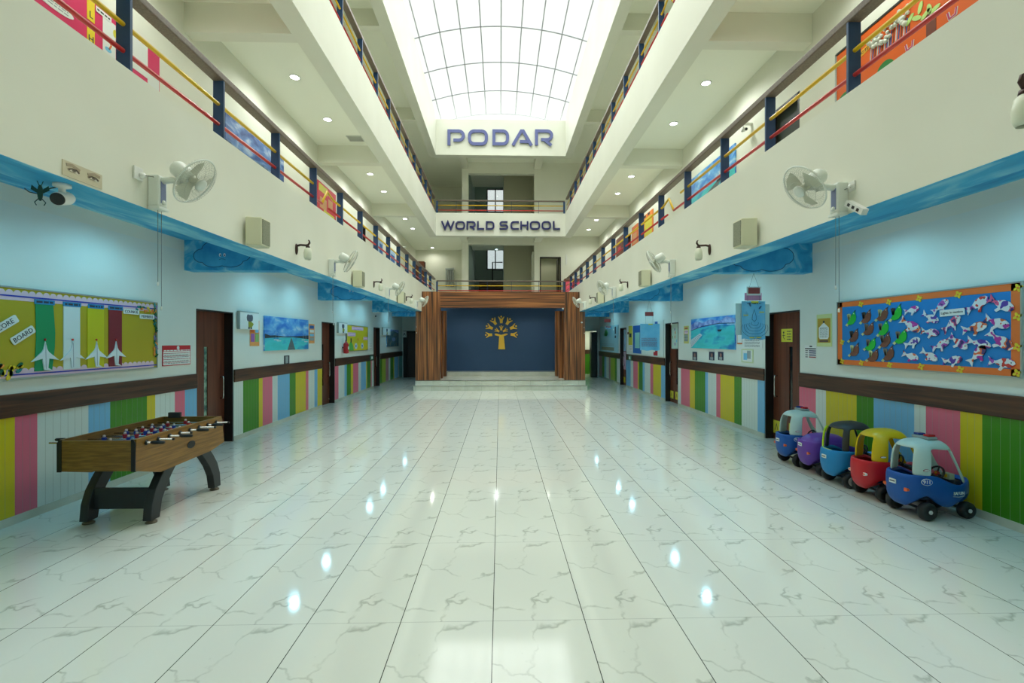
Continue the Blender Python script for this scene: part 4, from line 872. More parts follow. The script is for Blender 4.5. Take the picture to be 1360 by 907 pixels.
# canvases
skyc = nmat('canvas_sky', (50, 124, 210), (226, 238, 242), scale=(1, 1, 2.2), nscale=2.4, detail=6, p0=.42, p1=.75, c3=(110, 180, 228), distort=.4)
skyd = nmat('canvas_storm_sky', (44, 78, 140), (190, 206, 222), scale=(1, 1, 2), nscale=2.2, detail=6, p0=.4, p1=.7, c3=(90, 130, 190), distort=.5)
sea = nmat('canvas_turquoise_sea', (60, 190, 190), (30, 130, 190), scale=(1, 1, 3), nscale=1.6, detail=3, c3=(70, 200, 205))
land = C_('canvas_land_dark', (46, 56, 66)); jet = C_('canvas_jetty', (98, 112, 112)); boatm = C_('canvas_boat_white', (200, 212, 218)); hill = nmat('canvas_hills', (70, 90, 180), (170, 190, 230), nscale=6)
def canvas(wl, x0, x1, ya, yb, lab, kind, at=None, z0=None):
    loc, rz, w_, h = spot(wl, x0, x1, ya, yb, at)
    if z0 is not None: h += loc[2] - z0; loc = (loc[0], loc[1], z0)
    r = thing('canvas_picture', lab, 'picture', loc, rz); d = -.03
    MB().box(-w_ / 2, w_ / 2, d, 0, 0, h, skyd if kind == 'storm' else skyc).build('canvas', r); mb = MB(); e = d - .001
    X_ = lambda f: -w_ / 2 + f * w_
    if kind == 'jetty':
        mb.poly([(X_(0), .0), (X_(1), .0), (X_(1), h * .40), (X_(0), h * .38)], e, d, sea)
        mb.poly([(X_(0), h * .36), (X_(.3), h * .395), (X_(.6), h * .40), (X_(1), h * .34), (X_(1), h * .47), (X_(.85), h * .45), (X_(.6), h * .43), (X_(.4), h * .42), (X_(.2), h * .45), (X_(.1), h * .44), (X_(0), h * .49)], e - .001, d, land)
        mb.poly([(X_(.47), 0), (X_(.65), 0), (X_(.565), h * .37), (X_(.55), h * .37)], e - .002, d, jet)
        for i in range(7): ribbon(mb, [(X_(.475 + .012 * i), h * .05 * i), (X_(.645 - .012 * i), h * .05 * i)], .004, e - .003, e - .002, land)
        for fx, fz in ((.22, .33), (.28, .30), (.86, .33), (.93, .27)): mb.poly([(X_(fx - .05), fz * h), (X_(fx + .05), fz * h), (X_(fx + .04), (fz - .03) * h), (X_(fx - .04), (fz - .03) * h)], e - .002, d, boatm); ribbon(mb, [(X_(fx), fz * h), (X_(fx - .01), (fz + .22) * h)], .004, e - .002, e, boatm)
    elif kind == 'bay':
        mb.poly([(X_(0), 0), (X_(1), 0), (X_(1), h * .72), (X_(.55), h * .74), (X_(0), h * .62)], e, d, sea)
        mb.poly([(X_(0), h * .60), (X_(.3), h * .74), (X_(.7), h * .80), (X_(1), h * .77), (X_(1), h * .9), (X_(.85), h * .98), (X_(.7), h * .86), (X_(.5), h * .94), (X_(.3), h * .84), (X_(.15), h * .92), (X_(0), h * .8)], e - .001, d, hill)
        ribbon(mb, [(X_(0), h * .6), (X_(.3), h * .73), (X_(.7), h * .79), (X_(1), h * .765)], .014, e - .002, e, land)
        mb.poly([(X_(0), h * .04), (X_(.02), h * .02), (X_(.30), h * .44), (X_(.24), h * .50), (X_(0), h * .28)], e - .002, d, boatm)
        for i in range(8): ribbon(mb, [(X_(.02 + .034 * i), h * (.06 + .05 * i)), (X_(.0 + .03 * i), h * (.20 + .035 * i))], .006, e - .003, e - .002, land)
        mb.poly([(X_(.65), h * .60), (X_(.75), h * .60), (X_(.73), h * .54), (X_(.67), h * .54)], e - .002, d, land)
    elif kind == 'pier':
        mb.poly([(X_(0), 0), (X_(1), 0), (X_(1), h * .42), (X_(0), h * .40)], e, d, sea)
        mb.poly([(X_(.02), 0), (X_(.5), 0), (X_(.80), h * .47), (X_(.76), h * .47)], e - .001, d, jet)
        for fx in (.70, .76, .84): mb.poly([(X_(fx - .05), h * .42), (X_(fx + .05), h * .42), (X_(fx), h * .60)], e - .002, d, boatm); mb.poly([(X_(fx - .06), h * .36), (X_(fx + .06), h * .36), (X_(fx + .06), h * .42), (X_(fx - .06), h * .42)], e - .002, d, land)
    elif kind == 'storm': mb.poly([(X_(0), 0), (X_(1), 0), (X_(1), h * .3), (X_(.6), h * .36), (X_(.3), h * .3), (X_(0), h * .34)], e, d, nmat('canvas_dark_sea', (44, 66, 100), (130, 160, 190), nscale=7))
    else:
        mb.poly([(X_(0), 0), (X_(1), 0), (X_(1), h), (X_(0), h)], e, d, nmat('canvas_rocks', (96, 100, 88), (150, 140, 110), nscale=5, c3=(60, 110, 130)))
        mb.poly([(X_(.1), h * .8), (X_(.5), h * .95), (X_(.95), h * .8), (X_(1), h), (X_(0), h)], e - .001, d, hill)
        mb.poly(disc(X_(.55), h * .42, w_ * .16, h * .12, 16), e - .002, d, C_('stone_lilac', (130, 150, 190)))
    mb.build('picture_surface', r)
canvas('L', 349.6, 407.9, 419.2, 466, 'canvas of a turquoise harbour with a grey jetty under blue sky, left wall', 'jetty')
canvas('R', 977.7, 919.4, 418, 464.3, 'canvas of a turquoise bay with white boats and lilac hills, right wall', 'bay')
canvas('L', 513, 528.5, 437, 460.5, 'small canvas of rocks and water at the far end of the left wall', 'rocks')
# fire extinguisher
loc, rz, w_, h = spot('L', 451, 458.5, 454.5, 470); r = thing('fire_extinguisher', 'red fire extinguisher hung left of the small yellow board', 'fire extinguisher', (XL + .11, loc[1], loc[2]), rz)
rx = M('extinguisher_red', (176, 20, 34), .3)
MB().lathe([(1e-6, 0), (.07, .01), (.08, .03), (.08, h * .80), (.06, h * .92), (.02, h), (.018, h + .03)], rx, 24).build('cylinder', r)
MB().box(-.03, .05, -.012, .012, h + .03, h + .05, black).box(-.02, .06, -.010, .010, h + .065, h + .08, black).build('valve_handle', r)
MB().tube([(.02, 0, h + .03), (.09, 0, h), (.10, 0, h * .5), (.09, -.0, h * .15)], .010, black, 8).build('hose', r)
MB().poly([(-.04, h * .38), (.04, h * .38), (.04, h * .62), (-.04, h * .62)], -.084, -.07, paper).build('label_sheet', r)
MB().box(-.03, .03, .06, .11, h * .5, h * .6, dark).build('bracket', r)
# small yellow board
loc, rz, w_, h = spot('L', 459.2, 487.5, 431, 467.3); r = thing('notice_board', 'small yellow notice board with white cards and green tree right of the extinguisher', 'notice board', loc, rz)
MB().box(-w_ / 2, w_ / 2, -.025, 0, 0, h, C_('felt_yellow', (206, 190, 30))).build('backing', r)
mb = MB()
for a, b_, c, d in ((-w_ / 2, w_ / 2, h - .015, h), (-w_ / 2, w_ / 2, 0, .015), (-w_ / 2, -w_ / 2 + .02, 0, h), (w_ / 2 - .02, w_ / 2, 0, h)): mb.box(a, b_, -.035, 0, c, d, frm)
mb.build('frame', r)
def xw(f): return -w_ / 2 + f * w_
for a, b_, c, d in ((.22, .75, .82, .95), (.04, .38, .58, .72), (.76, .99, .44, .56)): mb = MB().box(xw(a), xw(b_), -.03, -.024, c * h, d * h, ppk); lines(mb, xw(a + .03), xw(b_ - .03), c * h, d * h, 2, pr, -.03, .012, int(a * 99)); mb.build('title_card', r)
mb = MB().poly([(xw(.04), .03), (xw(.3), .03), (xw(.26), h * .25), (xw(.2), h * .36), (xw(.17), h * .40), (xw(.14), h * .34), (xw(.07), h * .22)], -.03, -.024, C_('tree_green', (70, 160, 70))).box(xw(.16), xw(.2), -.034, -.03, h * .34, h * .5, ink); mb.build('paper_tree', r)
for q in (.4, .7):
    mb = MB()
    for i in range(6): mb.poly(disc(xw(q) + .11 * math.cos(i * PI / 3), h * .2 + .07 * math.sin(i * PI / 3), .05, .04, 10), -.03, -.024, C_('petal_pale_blue', (176, 196, 214)))
    mb.poly(disc(xw(q), h * .2, .04, .04, 10), -.032, -.024, db); mb.build('paper_flower', r)
MB().poly(disc(xw(.5), h * .46, .03, .05, 8), -.03, -.024, or2).build('orange_dot', r)
# end door sign on the left
x_, z_ = onY(537.3, 448, YE); mb = MB().box(-.1, .1, -.01, 0, 0, .3, paper); textmb(mb, 'A', .2, 0, .15, -.012, ink)
tag(mb.build('door_sign', loc=(x_, YE - .02, z_)), 'small white door sign at the end of the left corridor', 'sign')

# right wall: fish board
fy0, fy1 = 4.30, 6.70; fz0, fz1 = 1.485, 2.38; fw = fy1 - fy0; fh = fz1 - fz0; fcy = (fy0 + fy1) / 2
fb = thing('notice_board', 'blue notice board with paper birds and spotted fish in an orange border, right wall', 'notice board', (XR, fcy, fz0), -PI / 2)
MB().box(-fw / 2, fw / 2, -.03, 0, 0, fh, C_('board_blue', (16, 124, 196))).build('backing', fb)
bo = C_('border_orange', (232, 116, 44)); mb = MB()
for a, b_, c, d in ((-fw / 2, fw / 2, fh - .07, fh), (-fw / 2, fw / 2, 0, .07), (-fw / 2, -fw / 2 + .085, 0, fh), (fw / 2 - .085, fw / 2, 0, fh)): mb.box(a, b_, -.033, -.03, c, d, bo)
mb.build('orange_border', fb); mb = MB()
for a, b_, c, d in ((-fw / 2 - .015, fw / 2 + .015, fh, fh + .015), (-fw / 2 - .015, fw / 2 + .015, -.015, 0), (-fw / 2 - .015, -fw / 2, 0, fh), (fw / 2, fw / 2 + .015, 0, fh)): mb.box(a, b_, -.04, 0, c, d, frm)
mb.build('frame', fb)
def fp(zx, zy): y, z = onX(1050 + zx / 4.387, 370 + zy / 4.387, XR - .03); return fcy - y, z - fz0
fyel = C_('flower_yellow', (230, 200, 40))
for zx, zy in ((412, 150), (576, 137), (752, 117), (980, 94), (1330, 54), (303, 370), (415, 490), (580, 503), (763, 512), (992, 530), (1325, 552), (1327, 222), (1327, 400), (303, 482)):
    x, z = fp(zx, zy); mb = MB()
    for i in range(4): mb.poly(disc(x + .022 * math.cos(i * PI / 2 + .4), z + .022 * math.sin(i * PI / 2 + .4), .022, .014, 8, rot=i * PI / 2 + .4), -.040, -.033, fyel)
    mb.poly(disc(x, z, .009, .009, 8), -.042, -.04, bo); mb.build('paper_flower', fb)
bg1 = C_('bird_green', (30, 180, 50)); bb1 = C_('bird_brown', (118, 70, 50)); wgl = [C_('wing_cream', (196, 200, 140)), C_('wing_dark', (60, 56, 50)), C_('wing_grey', (130, 120, 104))]
birds = [(355, 232, 'g', 0), (440, 222, 'b', 1), (535, 208, 'b', 0), (615, 200, 'g', 1), (368, 332, 'b', 1), (455, 292, 'b', 2), (540, 290, 'g', 2), (372, 415, 'b', 0), (465, 382, 'g', 2), (550, 360, 'b', 2), (642, 338, 'g', 2), (480, 447, 'b', 0), (570, 437, 'b', 2)]
def tfp(cx, cz, a, s_, pts): return [(cx + (x * math.cos(a) - z * math.sin(a)) * s_, cz + (x * math.sin(a) + z * math.cos(a)) * s_) for x, z in pts]
for k, (zx, zy, c, wi) in enumerate(birds):
    cx, cz = fp(zx, zy); a = R_(48 - (k % 3) * 6); mb = MB(); s_ = .108; m = bg1 if c == 'g' else bb1
    mb.poly(tfp(cx, cz, a, s_, [(-.95, .05), (-.75, -.45), (-.3, -.75), (.3, -.78), (.75, -.45), (.98, .05), (1.2, .12), (.95, .22), (.5, .2)]), -.040, -.034, m)
    mb.poly(tfp(cx, cz, a, s_, [(1.0, .08), (1.28, .12), (.98, .2)]), -.041, -.034, ink); mb.poly(tfp(cx, cz, a, s_, disc(.78, .02, .06, .06, 8)), -.042, -.04, paper)
    mb.poly(tfp(cx, cz, a, s_, [(-.9, .1), (-1.3, .15), (-1.2, -.2), (-.85, -.15)]), -.039, -.034, wgl[0])
    mb.build('paper_bird', fb)
    mb = MB(); 
    for q in (-.35, 0, .35): mb.poly(tfp(cx, cz, a + .8 + q, s_, [(-.1, -.14), (.65, -.1), (.72, 0), (.65, .1), (-.1, .14)]), -.045, -.041 + .001 * q, wgl[wi])
    mb.xf(Matrix.Translation((-.03, 0, -.01))); mb.build('paper_wing', fb)
def fishmat(n, c1, c2):
    if n in MC: return MC[n]
    m = M(n, (218, 222, 224), .6); t = m.node_tree; b = t.nodes['Principled BSDF']; co = t.nodes.new('ShaderNodeTexCoord'); v = t.nodes.new('ShaderNodeTexNoise'); v.inputs['Scale'].default_value = 13; v.inputs['Detail'].default_value = 1
    r = t.nodes.new('ShaderNodeValToRGB'); e = r.color_ramp; e.interpolation = 'CONSTANT'; e.elements[0].position = 0; e.elements[0].color = lin(c1); e.elements[1].position = .405; e.elements[1].color = lin((218, 222, 224))
    q = e.elements.new(.585); q.color = lin(c2); q = e.elements.new(.67); q.color = lin((60, 50, 110))
    t.links.new(co.outputs['Object'], v.inputs[0]); t.links.new(v.outputs[0], r.inputs[0]); t.links.new(r.outputs[0], b.inputs['Base Color']); return m
fms = [fishmat('fish_magenta_spots', (180, 50, 150), (226, 110, 60)), fishmat('fish_red_spots', (206, 60, 50), (170, 80, 170)), fishmat('fish_violet_spots', (90, 60, 160), (214, 90, 130))]
fish = [(712, 182, 12, .9), (880, 160, 35, 1), (822, 228, -28, 1), (705, 272, -30, 1.35), (820, 312, -8, 1), (945, 262, 38, 1.1), (1080, 285, 12, 1.15), (1095, 148, 30, 1.15), (1235, 150, -28, 1.15), (1210, 255, -22, 1.1), (985, 372, -35, 1.05), (1105, 378, -15, 1.1), (1230, 362, -38, 1.25), (880, 385, 25, 1), (715, 370, 22, 1), (705, 452, -15, 1), (815, 448, -28, 1), (950, 475, 10, 1), (1095, 440, 48, 1.1), (1240, 490, -5, 1.1)]
for k, (zx, zy, a, s_) in enumerate(fish):
    cx, cz = fp(zx, zy); a = R_(a); s_ *= .108; mb = MB(); m = fms[k % 3]
    mb.poly(tfp(cx, cz, a, s_, [(1, 0), (.85, .24), (.5, .40), (0, .38), (-.45, .14), (-.62, .1), (-1.15, .42), (-1.0, .05), (-1.15, -.4), (-.62, -.08), (-.4, -.2), (.1, -.38), (.55, -.36), (.88, -.2)]), -.042, -.037, m)
    mb.poly(tfp(cx, cz, a, s_, [(.2, -.3), (-.1, -.7), (-.3, -.62), (-.1, -.25)]), -.041, -.036, m)
    mb.poly(tfp(cx, cz, a, s_, disc(.68, .08, .05, .05, 8)), -.044, -.042, ink); mb.build('paper_fish', fb)
x, z = fp(945, 197); mb = MB().poly(tfp(x, z, R_(2), 1, [(-.14, -.036), (.14, -.036), (.14, .036), (-.14, .036)]), -.042, -.036, paper); textmb(mb, 'Lights in motion', .038, x, z, -.0425, ink, R_(2)); mb.build('caption_strip', fb)

# gold certificate poster and small timetable near it
loc, rz, w_, h = spot('R', 1105.4, 1085.3, 418, 460, at=1085.3); r = thing('framed_poster', 'golden framed text poster between the nearest right door and the fish board', 'poster', loc, rz)
MB().box(-w_ / 2, w_ / 2, -.006, 0, 0, h, C_('lime_paper', (206, 216, 150))).build('backing', r)
mb = MB().box(-w_ * .42, w_ * .42, -.009, -.006, h * .12, h * .87, C_('poster_gold', (186, 150, 40))); mb.poly([(-w_ * .33, h * .3), (-w_ * .26, h * .23), (w_ * .26, h * .23), (w_ * .33, h * .3), (w_ * .33, h * .58), (0, h * .74), (-w_ * .33, h * .58)], -.011, -.009, paper)
lines(mb, -w_ * .26, w_ * .26, h * .27, h * .58, 8, pgr, -.011, .008, 3); mb.box(-w_ * .24, w_ * .24, -.0125, -.011, h * .56, h * .575, ink).box(-w_ * .28, w_ * .28, -.011, -.009, h * .14, h * .20, C_('poster_brown', (110, 80, 70))).poly(disc(0, h * .76, .02, .02, 8), -.011, -.009, ink); mb.build('printed_sheet', r)
loc, rz, w_, h = spot('R', 1085, 1069, 458, 475.5, at=1069); mb = MB().box(-w_ / 2, w_ / 2, -.003, 0, 0, h, paper); nv = C_('row_navy', (50, 50, 100))
for i in range(5): mb.box(-w_ * (.12 if i else .45), w_ * .45, -.0045, -.003, h * (.68 - i * .155), h * (.76 - i * .155), (ink, nv, nv, nv, C_('row_red', (150, 50, 60)))[i]); mb.box(-w_ * .42, -w_ * .22, -.0045, -.003, h * (.69 - i * .155), h * (.75 - i * .155), ink)
mb.box(-.02, .04, -.0045, -.003, h * .84, h * .94, ink)
tag(mb.build('timetable', loc=loc, rot=rz), 'small white timetable with dark rows right of the nearest right door', 'timetable')
# door signs
def sign_on_door(side, x0, x1, ya, yb, lab, icons=True, dep=.15, at=None):
    X, rz = WALL[side]; X = X + (dep if side == 'R' else -dep); Ya = onX(x0, CY, X)[0]; Yb = onX(x1, CY, X)[0]; at = at or x0
    zt, zb = onX(at, ya, X)[1], onX(at, yb, X)[1]; w_, h = abs(Ya - Yb), zt - zb; mb = MB().box(-w_ / 2, w_ / 2, -.004, 0, 0, h, py_)
    if icons:
        mb.poly(disc(-w_ * .28, h * .72, .02, .02, 10), -.0055, -.004, ink); ribbon(mb, [(-w_ * .28, h * .6), (-w_ * .3, h * .35), (-w_ * .2, h * .2)], .012, -.0055, -.004, ink); ribbon(mb, [(-w_ * .4, h * .5), (-w_ * .15, h * .5)], .01, -.0055, -.004, ink)
        lines(mb, w_ * .02, w_ * .42, h * .1, h * .9, 4, ink, -.004, .016, 3)
    else: ribbon(mb, [(-w_ * .2, h * .25), (0, h * .75), (w_ * .15, h * .3)], .012, -.0055, -.004, ink)
    return tag(mb.build('door_sign', loc=(X, (Ya + Yb) / 2, zb), rot=rz), lab, 'sign')
sign_on_door('R', 1052.5, 1038, 437, 454, 'yellow sign at eye height on the nearest right door', at=1038)
sign_on_door('R', 1036.5, 1027, 557, 574, 'low yellow sticker by the handle edge of the nearest right door', False, at=1027)
sign_on_door('R', 1054, 1048, 562, 577, 'low yellow sticker beside the window slot of the nearest right door', False, at=1048)
sign_on_door('R', 894.5, 889.5, 518, 528, 'low yellow sticker on the second right door, handle side', False, at=889.5)
sign_on_door('R', 901, 897, 520, 530, 'low yellow sticker on the second right door, hinge side', False, at=897)
sign_on_door('R', 830.5, 826.5, 500, 507, 'low sticker on the third right door', False, at=827)
def on_leaf(x0, x1, ya, yb, lab, m1, marks, at=None):
    X = XR + .15; Ya = onX(x0, CY, X)[0]; Yb = onX(x1, CY, X)[0]; zt, zb = onX(at or x1, ya, X)[1], onX(at or x1, yb, X)[1]; w_, h = abs(Ya - Yb), zt - zb
    mb = MB().box(-w_ / 2, w_ / 2, -.004, 0, 0, h, m1); rd = random.Random(int(x0))
    for i in range(marks): mb.poly(disc(rd.uniform(-.35, .35) * w_, rd.uniform(.15, .85) * h, .03, .05, 8), -.0055, -.004, rd.choice((lb, pr, org, gn)))
    return tag(mb.build('poster', loc=(X, (Ya + Yb) / 2, zb), rot=-PI / 2), lab, 'poster')
on_leaf(900.5, 892, 430, 463, 'pale chart at the top corner of the second right door', C_('pale_mint', (190, 214, 200)), 6)
on_leaf(831.5, 827.3, 438, 466, 'pale blue poster on the upper half of the third right door', C_('pale_blue', (170, 200, 220)), 8)
on_leaf(831.2, 827.5, 467, 490, 'pale pink poster on the lower half of the third right door', C_('pale_pink', (214, 184, 204)), 5)
poster('R', 915, 908.5, 433, 456, 'narrow yellow and pink calendar poster left of the bay canvas', C_('calendar_yellow', (214, 206, 120)), [(.15, .85, .55, .75, ppk), (.15, .85, .12, .5, pgr), (.2, .8, .82, .9, or2)], at=908.5, txt=5)
for x0, x1, lab in ((926, 920, 'left of three'), (949, 942, 'middle of three'), (961, 954, 'right of three')):
    poster('R', x0, x1, 467, 478, 'small dark portrait photo, %s under the bay canvas' % lab, C_('photo_navy', (30, 34, 64)), [(.35, .7, .4, .8, C_('photo_face', (150, 110, 100))), (.25, .8, .05, .38, pgr)], 'photo', 'photo', at=x1)
poster('R', 1013, 986.5, 446, 462.5, 'white ruled sheet behind the nearest hanging water chart', paper, [], at=986.5, txt=7)
poster('R', 1001, 985, 463.5, 481, 'pale yellow bordered drawing sheet low beside the nearest right door', C_('pale_lime', (206, 216, 170)), [(.1, .9, .08, .92, paper), (.2, .5, .2, .7, lb), (.5, .8, .3, .9, pgr)], at=985)
poster('R', 986, 979.5, 445, 457, 'orange edged sheet left of the hanging water chart', or2, [(.08, 1, .15, 1, paper)], at=979.5)
poster('R', 840, 835, 433, 458, 'tall yellow poster right of the third right door', py_, [(.2, .8, .4, .6, ink)], at=835)
poster('R', 840, 836, 459, 466, 'little white leaflet under the tall yellow poster', paper, at=836, txt=3)
poster('R', 836, 833.4, 441, 444, 'tiny brown plaque beside the third right door', C_('plaque_brown', (130, 70, 60)), at=834)
poster('R', 839.5, 836, 472, 478, 'small green switch sign on the wooden band in the right corridor', C_('sign_green', 0), [(.3, .7, .2, .8, paper)], 'switch_sign', 'sign', .04, at=836)
poster('R', 1035.5, 1030.5, 410.5, 411, 'x', paper) if False else None
# charts board between second and third right doors
r = poster('R', 882, 841.5, 430, 470, 'white display board with a deep blue panel between the second and third right doors', C_('board_white', (208, 220, 214)), [(.0, .32, .03, .93, db), (.08, .26, .2, .7, C_('panel_mint', (140, 200, 190))), (.72, .84, .02, .12, C_('panel_red', (170, 30, 44))), (.77, .84, .1, .4, C_('panel_red', 0)), (.76, .84, .78, .98, db)], 'display_board', 'notice board', .02, at=841.5)
r = poster('R', 821.6, 797.5, 434.5, 467.5, 'pale blue display board with a green plant drawing near the right corridor end', C_('board_pale_blue', (160, 206, 214)), [(.1, .8, .1, .22, C_('board_tan', (150, 150, 120))), (.84, .9, .7, .95, ink), (.84, .9, .55, .64, ink)], 'display_board', 'notice board', .02, at=797.5)
loc, rz, w_, h = spot('R', 821.6, 797.5, 434.5, 467.5, at=797.5); mb = MB()
for i in range(11): a = .3 + i * .28; mb.poly(disc(-w_ * .12 + .2 * math.cos(a) * (1 + .3 * (i % 2)), h * .66 + .12 * math.sin(a), .17, .045, 10, rot=a), -.026, -.021, C_('leaf_bright', (90, 196, 110)))
lines(mb, -w_ * .42, w_ * .3, h * .26, h * .36, 2, pgr, -.021, .012, 8); tag(mb.build('leaf_drawing', loc=loc, rot=rz), 'bright green leafy plant drawing pinned near the right corridor end', 'drawing')

# hanging charts
rcard = C_('card_brick', (150, 64, 60)); bluep = nmat('chart_blue', (104, 184, 222), (128, 200, 230), nscale=3, rough=.6); strm = C_('string_grey', (90, 96, 92))
def hanging(X, Y, pts, lab, kind):
    """chart hung from the corridor beam; pts give pixel rectangles on the plane Y"""
    def q(px, py, yy=Y): a, b_ = onY(px, py, yy); return a - X, b_
    r = thing('hanging_chart', lab, 'hanging chart', (X, Y, 0)); hz = Z0
    x0, z1 = q(pts[0], pts[2]); x1, z0 = q(pts[1], pts[3]); n_ = 10; mb = MB()
    vs = []; 
    for i in range(n_ + 1):
        x = x0 + (x1 - x0) * i / n_; y = .012 * math.sin(i * .9); vs += [(x, y, z0 + .012 * math.sin(i * 1.3)), (x, y, z1)]
    mb.add(vs + [(a, b_ + .003, c) for a, b_, c in vs], [(2 * i, 2 * i + 2, 2 * i + 3, 2 * i + 1) for i in range(n_)] + [(2 * n_ + 2 + 2 * i, 2 * n_ + 3 + 2 * i, 2 * n_ + 5 + 2 * i, 2 * n_ + 4 + 2 * i) for i in range(n_)] + [(0, 1, 2 * n_ + 3, 2 * n_ + 2), (2 * n_, 2 * n_ + 1, 4 * n_ + 3, 4 * n_ + 2)], bluep, True)
    sh = mb.build('chart_sheet', r); mb = MB(); xm_ = (x0 + x1) / 2; W_ = x1 - x0; H_ = z1 - z0; yf = -.022
    if kind == 'water':
        zc = z0 + H_ * .42; 
        for i in range(5):
            rr = .05 + .034 * i; ribbon(mb, [(xm_ + .01 + rr * 1.15 * math.cos(t), zc - .02 * i + rr * .75 * math.sin(t) * (1 + .05 * math.sin(5 * t))) for t in [PI * 1.0 + PI * j / 14 + (-.4 + .8 * j / 14) for j in range(15)]], .005, yf, yf + .002, C_('chart_ink_blue', (40, 84, 130)))
        ribbon(mb, [(xm_ + x, zc + z) for x, z in ((0, .22), (-.03, .12), (-.035, .06), (0, .03), (.035, .06), (.03, .12))], .006, yf, yf + .002, C_('chart_ink_blue', 0), True)
        for a, d in ((2.5, .17), (2.0, .24), (.9, .22), (.5, .13)):
            cx, cz = xm_ + d * math.cos(a) * .7, zc + .08 + d * math.sin(a); mb.poly(disc(cx, cz, .035, .014, 10, rot=a), yf, yf + .002, C_('chart_ink_blue', 0) if a in (2.0, .9) else lb)
        for fx, fz in ((-.45, .62), (.22, .70), (-.2, .03), (.1, .03)): mb.box(xm_ + fx * W_, xm_ + (fx + .2) * W_, yf, yf + .002, z0 + fz * H_, z0 + fz * H_ + .015, py_)
        lines(mb, xm_ - .3 * W_, xm_ + .3 * W_, z1 - .05, z1 - .03, 1, ink, yf, .012, 2)
    else: lines(mb, x0 + .03, x0 + W_ * .85, z0 + .1, z0 + H_ * .48, 7, C_('ink_rose', (140, 90, 120)), yf, .012, 7)
    mb.box(xm_ - .05, xm_ + .07, yf, yf + .004, z1 - .03, z1, py_); mb.build('chart_print', sh)
    zc0 = None
    for (a, b_, c, d, m, off) in pts[4]:
        xa, zt_ = q(a, c, Y + off); xb, zb_ = q(b_, d, Y + off); MB().box(xa, xb, off, off + .004, zb_, zt_, m).build('name_card' if m is rcard else 'paper_sheet', r)
    a, b_, c, d = pts[5]; xa, zt_ = q(a, c); xb, zb_ = q(b_, d); mb = MB()
    for xx, xx2 in ((xa, xa + .03), (xb, xb - .02)):
        mb.tube([(xx, 0, z1), (xx, 0, zb_)], .0022, strm, 5); mb.tube([(xx2, 0, zt_), ((xa + xb) / 2, 0, hz)], .0022, strm, 5)
    mb.build('string', r)
hanging(4.02, 7.41, (985, 1016.6, 400, 450.5, [(977, 985.5, 403, 445, C_('sheet_pale', (190, 212, 206)), .03), (1012, 1022, 404, 446, C_('sheet_pale', 0), .03), (991.8, 1010.6, 380.5, 392.4, paper, .016), (993.8, 1009.2, 382, 390, rcard, .010), (989, 1011.6, 389, 399, C_('card_pink', (206, 136, 170)), .022)], (993, 1009, 381, 392)), 'blue water drop chart hung with string and red cards beside the nearest right door', 'water')
hanging(3.95, 12.68, (850.2, 876.3, 430, 465.3, [(856.7, 867.8, 414.2, 419.8, rcard, -.003)], (857.5, 867, 414.5, 419.5)), 'plain blue written chart hanging from the second blue beam on the right', 'text')
hanging(4.0, 17.96, (803.5, 812.5, 434, 436.5, [(802.6, 811, 423.7, 428, rcard, -.003)], (803.6, 810.4, 424, 428)), 'small brick red card hanging by strings near the right corridor end', 'text')

# first floor gallery boards
fz = FLZ
pkb = thing('notice_board', 'hot pink board with yellow letter strips behind the left first floor railing', 'notice board', (XL + .004, 5.1, 4.75), PI / 2)
hw_ = (6.74 - 3.4) / 2; o_y = 5.1; hh = 5.905 - 4.75
hot = C_('felt_hot_pink', (214, 42, 96)); MB().box(3.4 - 5.1, 6.74 - 5.1, -.025, 0, 0, hh, hot).build('backing', pkb)
def lx(px): return onX(px, CY, XL)[0] - 5.1
def lz(px, py): return onX(px, py, XL)[1] - 4.75
for a, b_, c, d in ((112, 122, 1, 28), (112, 122, 33, 60)):
    mb = MB().box(lx(a), lx(b_), -.03, -.025, lz(117, d), lz(117, c), C_('strip_yellow', (232, 206, 40))); textmb(mb, 'LH'[c > 5], .11, (lx(a) + lx(b_)) / 2, (lz(117, c) + lz(117, d)) / 2 - .05, -.031, ink); mb.build('letter_strip', pkb)
mb = MB().box(lx(133), lx(150), -.03, -.025, lz(140, 85), lz(140, 26), paper); ribbon(mb, [(lx(141), lz(141, 66)), (lx(144), lz(144, 61)), (lx(142), lz(142, 55))], .02, -.032, -.03, or2); mb.poly(disc(lx(149), lz(149, 45), .03, .05, 8), -.032, -.03, py_).poly(disc(lx(140), lz(140, 66), .05, .03, 8), -.032, -.03, lb); mb.build('paper_sheet', pkb)
mb = MB().box(lx(123.5), lx(144), -.034, -.03, lz(133, 22), lz(133, 15), paper); lines(mb, lx(125), lx(142), lz(133, 22), lz(133, 15), 1, ink, -.034, .02, 3); mb.build('title_strip', pkb)
MB().box(lx(169), lx(193), -.03, -.025, lz(180, 95), lz(180, 52), paper).box(lx(193), lx(208), -.03, -.025, lz(200, 118), lz(200, 96), paper).build('paper_sheet', pkb)
mb = MB().poly(disc(lx(66), lz(66, 4), .25, .055, 20), -.03, -.025, paper); lines(mb, lx(66) - .18, lx(66) + .18, lz(66, 4) - .03, lz(66, 4) + .03, 2, pgr, -.03, .012, 6); mb.build('title_oval', pkb)
canvas('L', 297, 375, 145, 215, 'stormy blue sky canvas behind the left first floor railing', 'storm', z0=5.12)
canvas('R', 978, 919, 190, 240, 'canvas of a wooden pier with huts behind the right first floor railing', 'pier', at=978, z0=5.12)
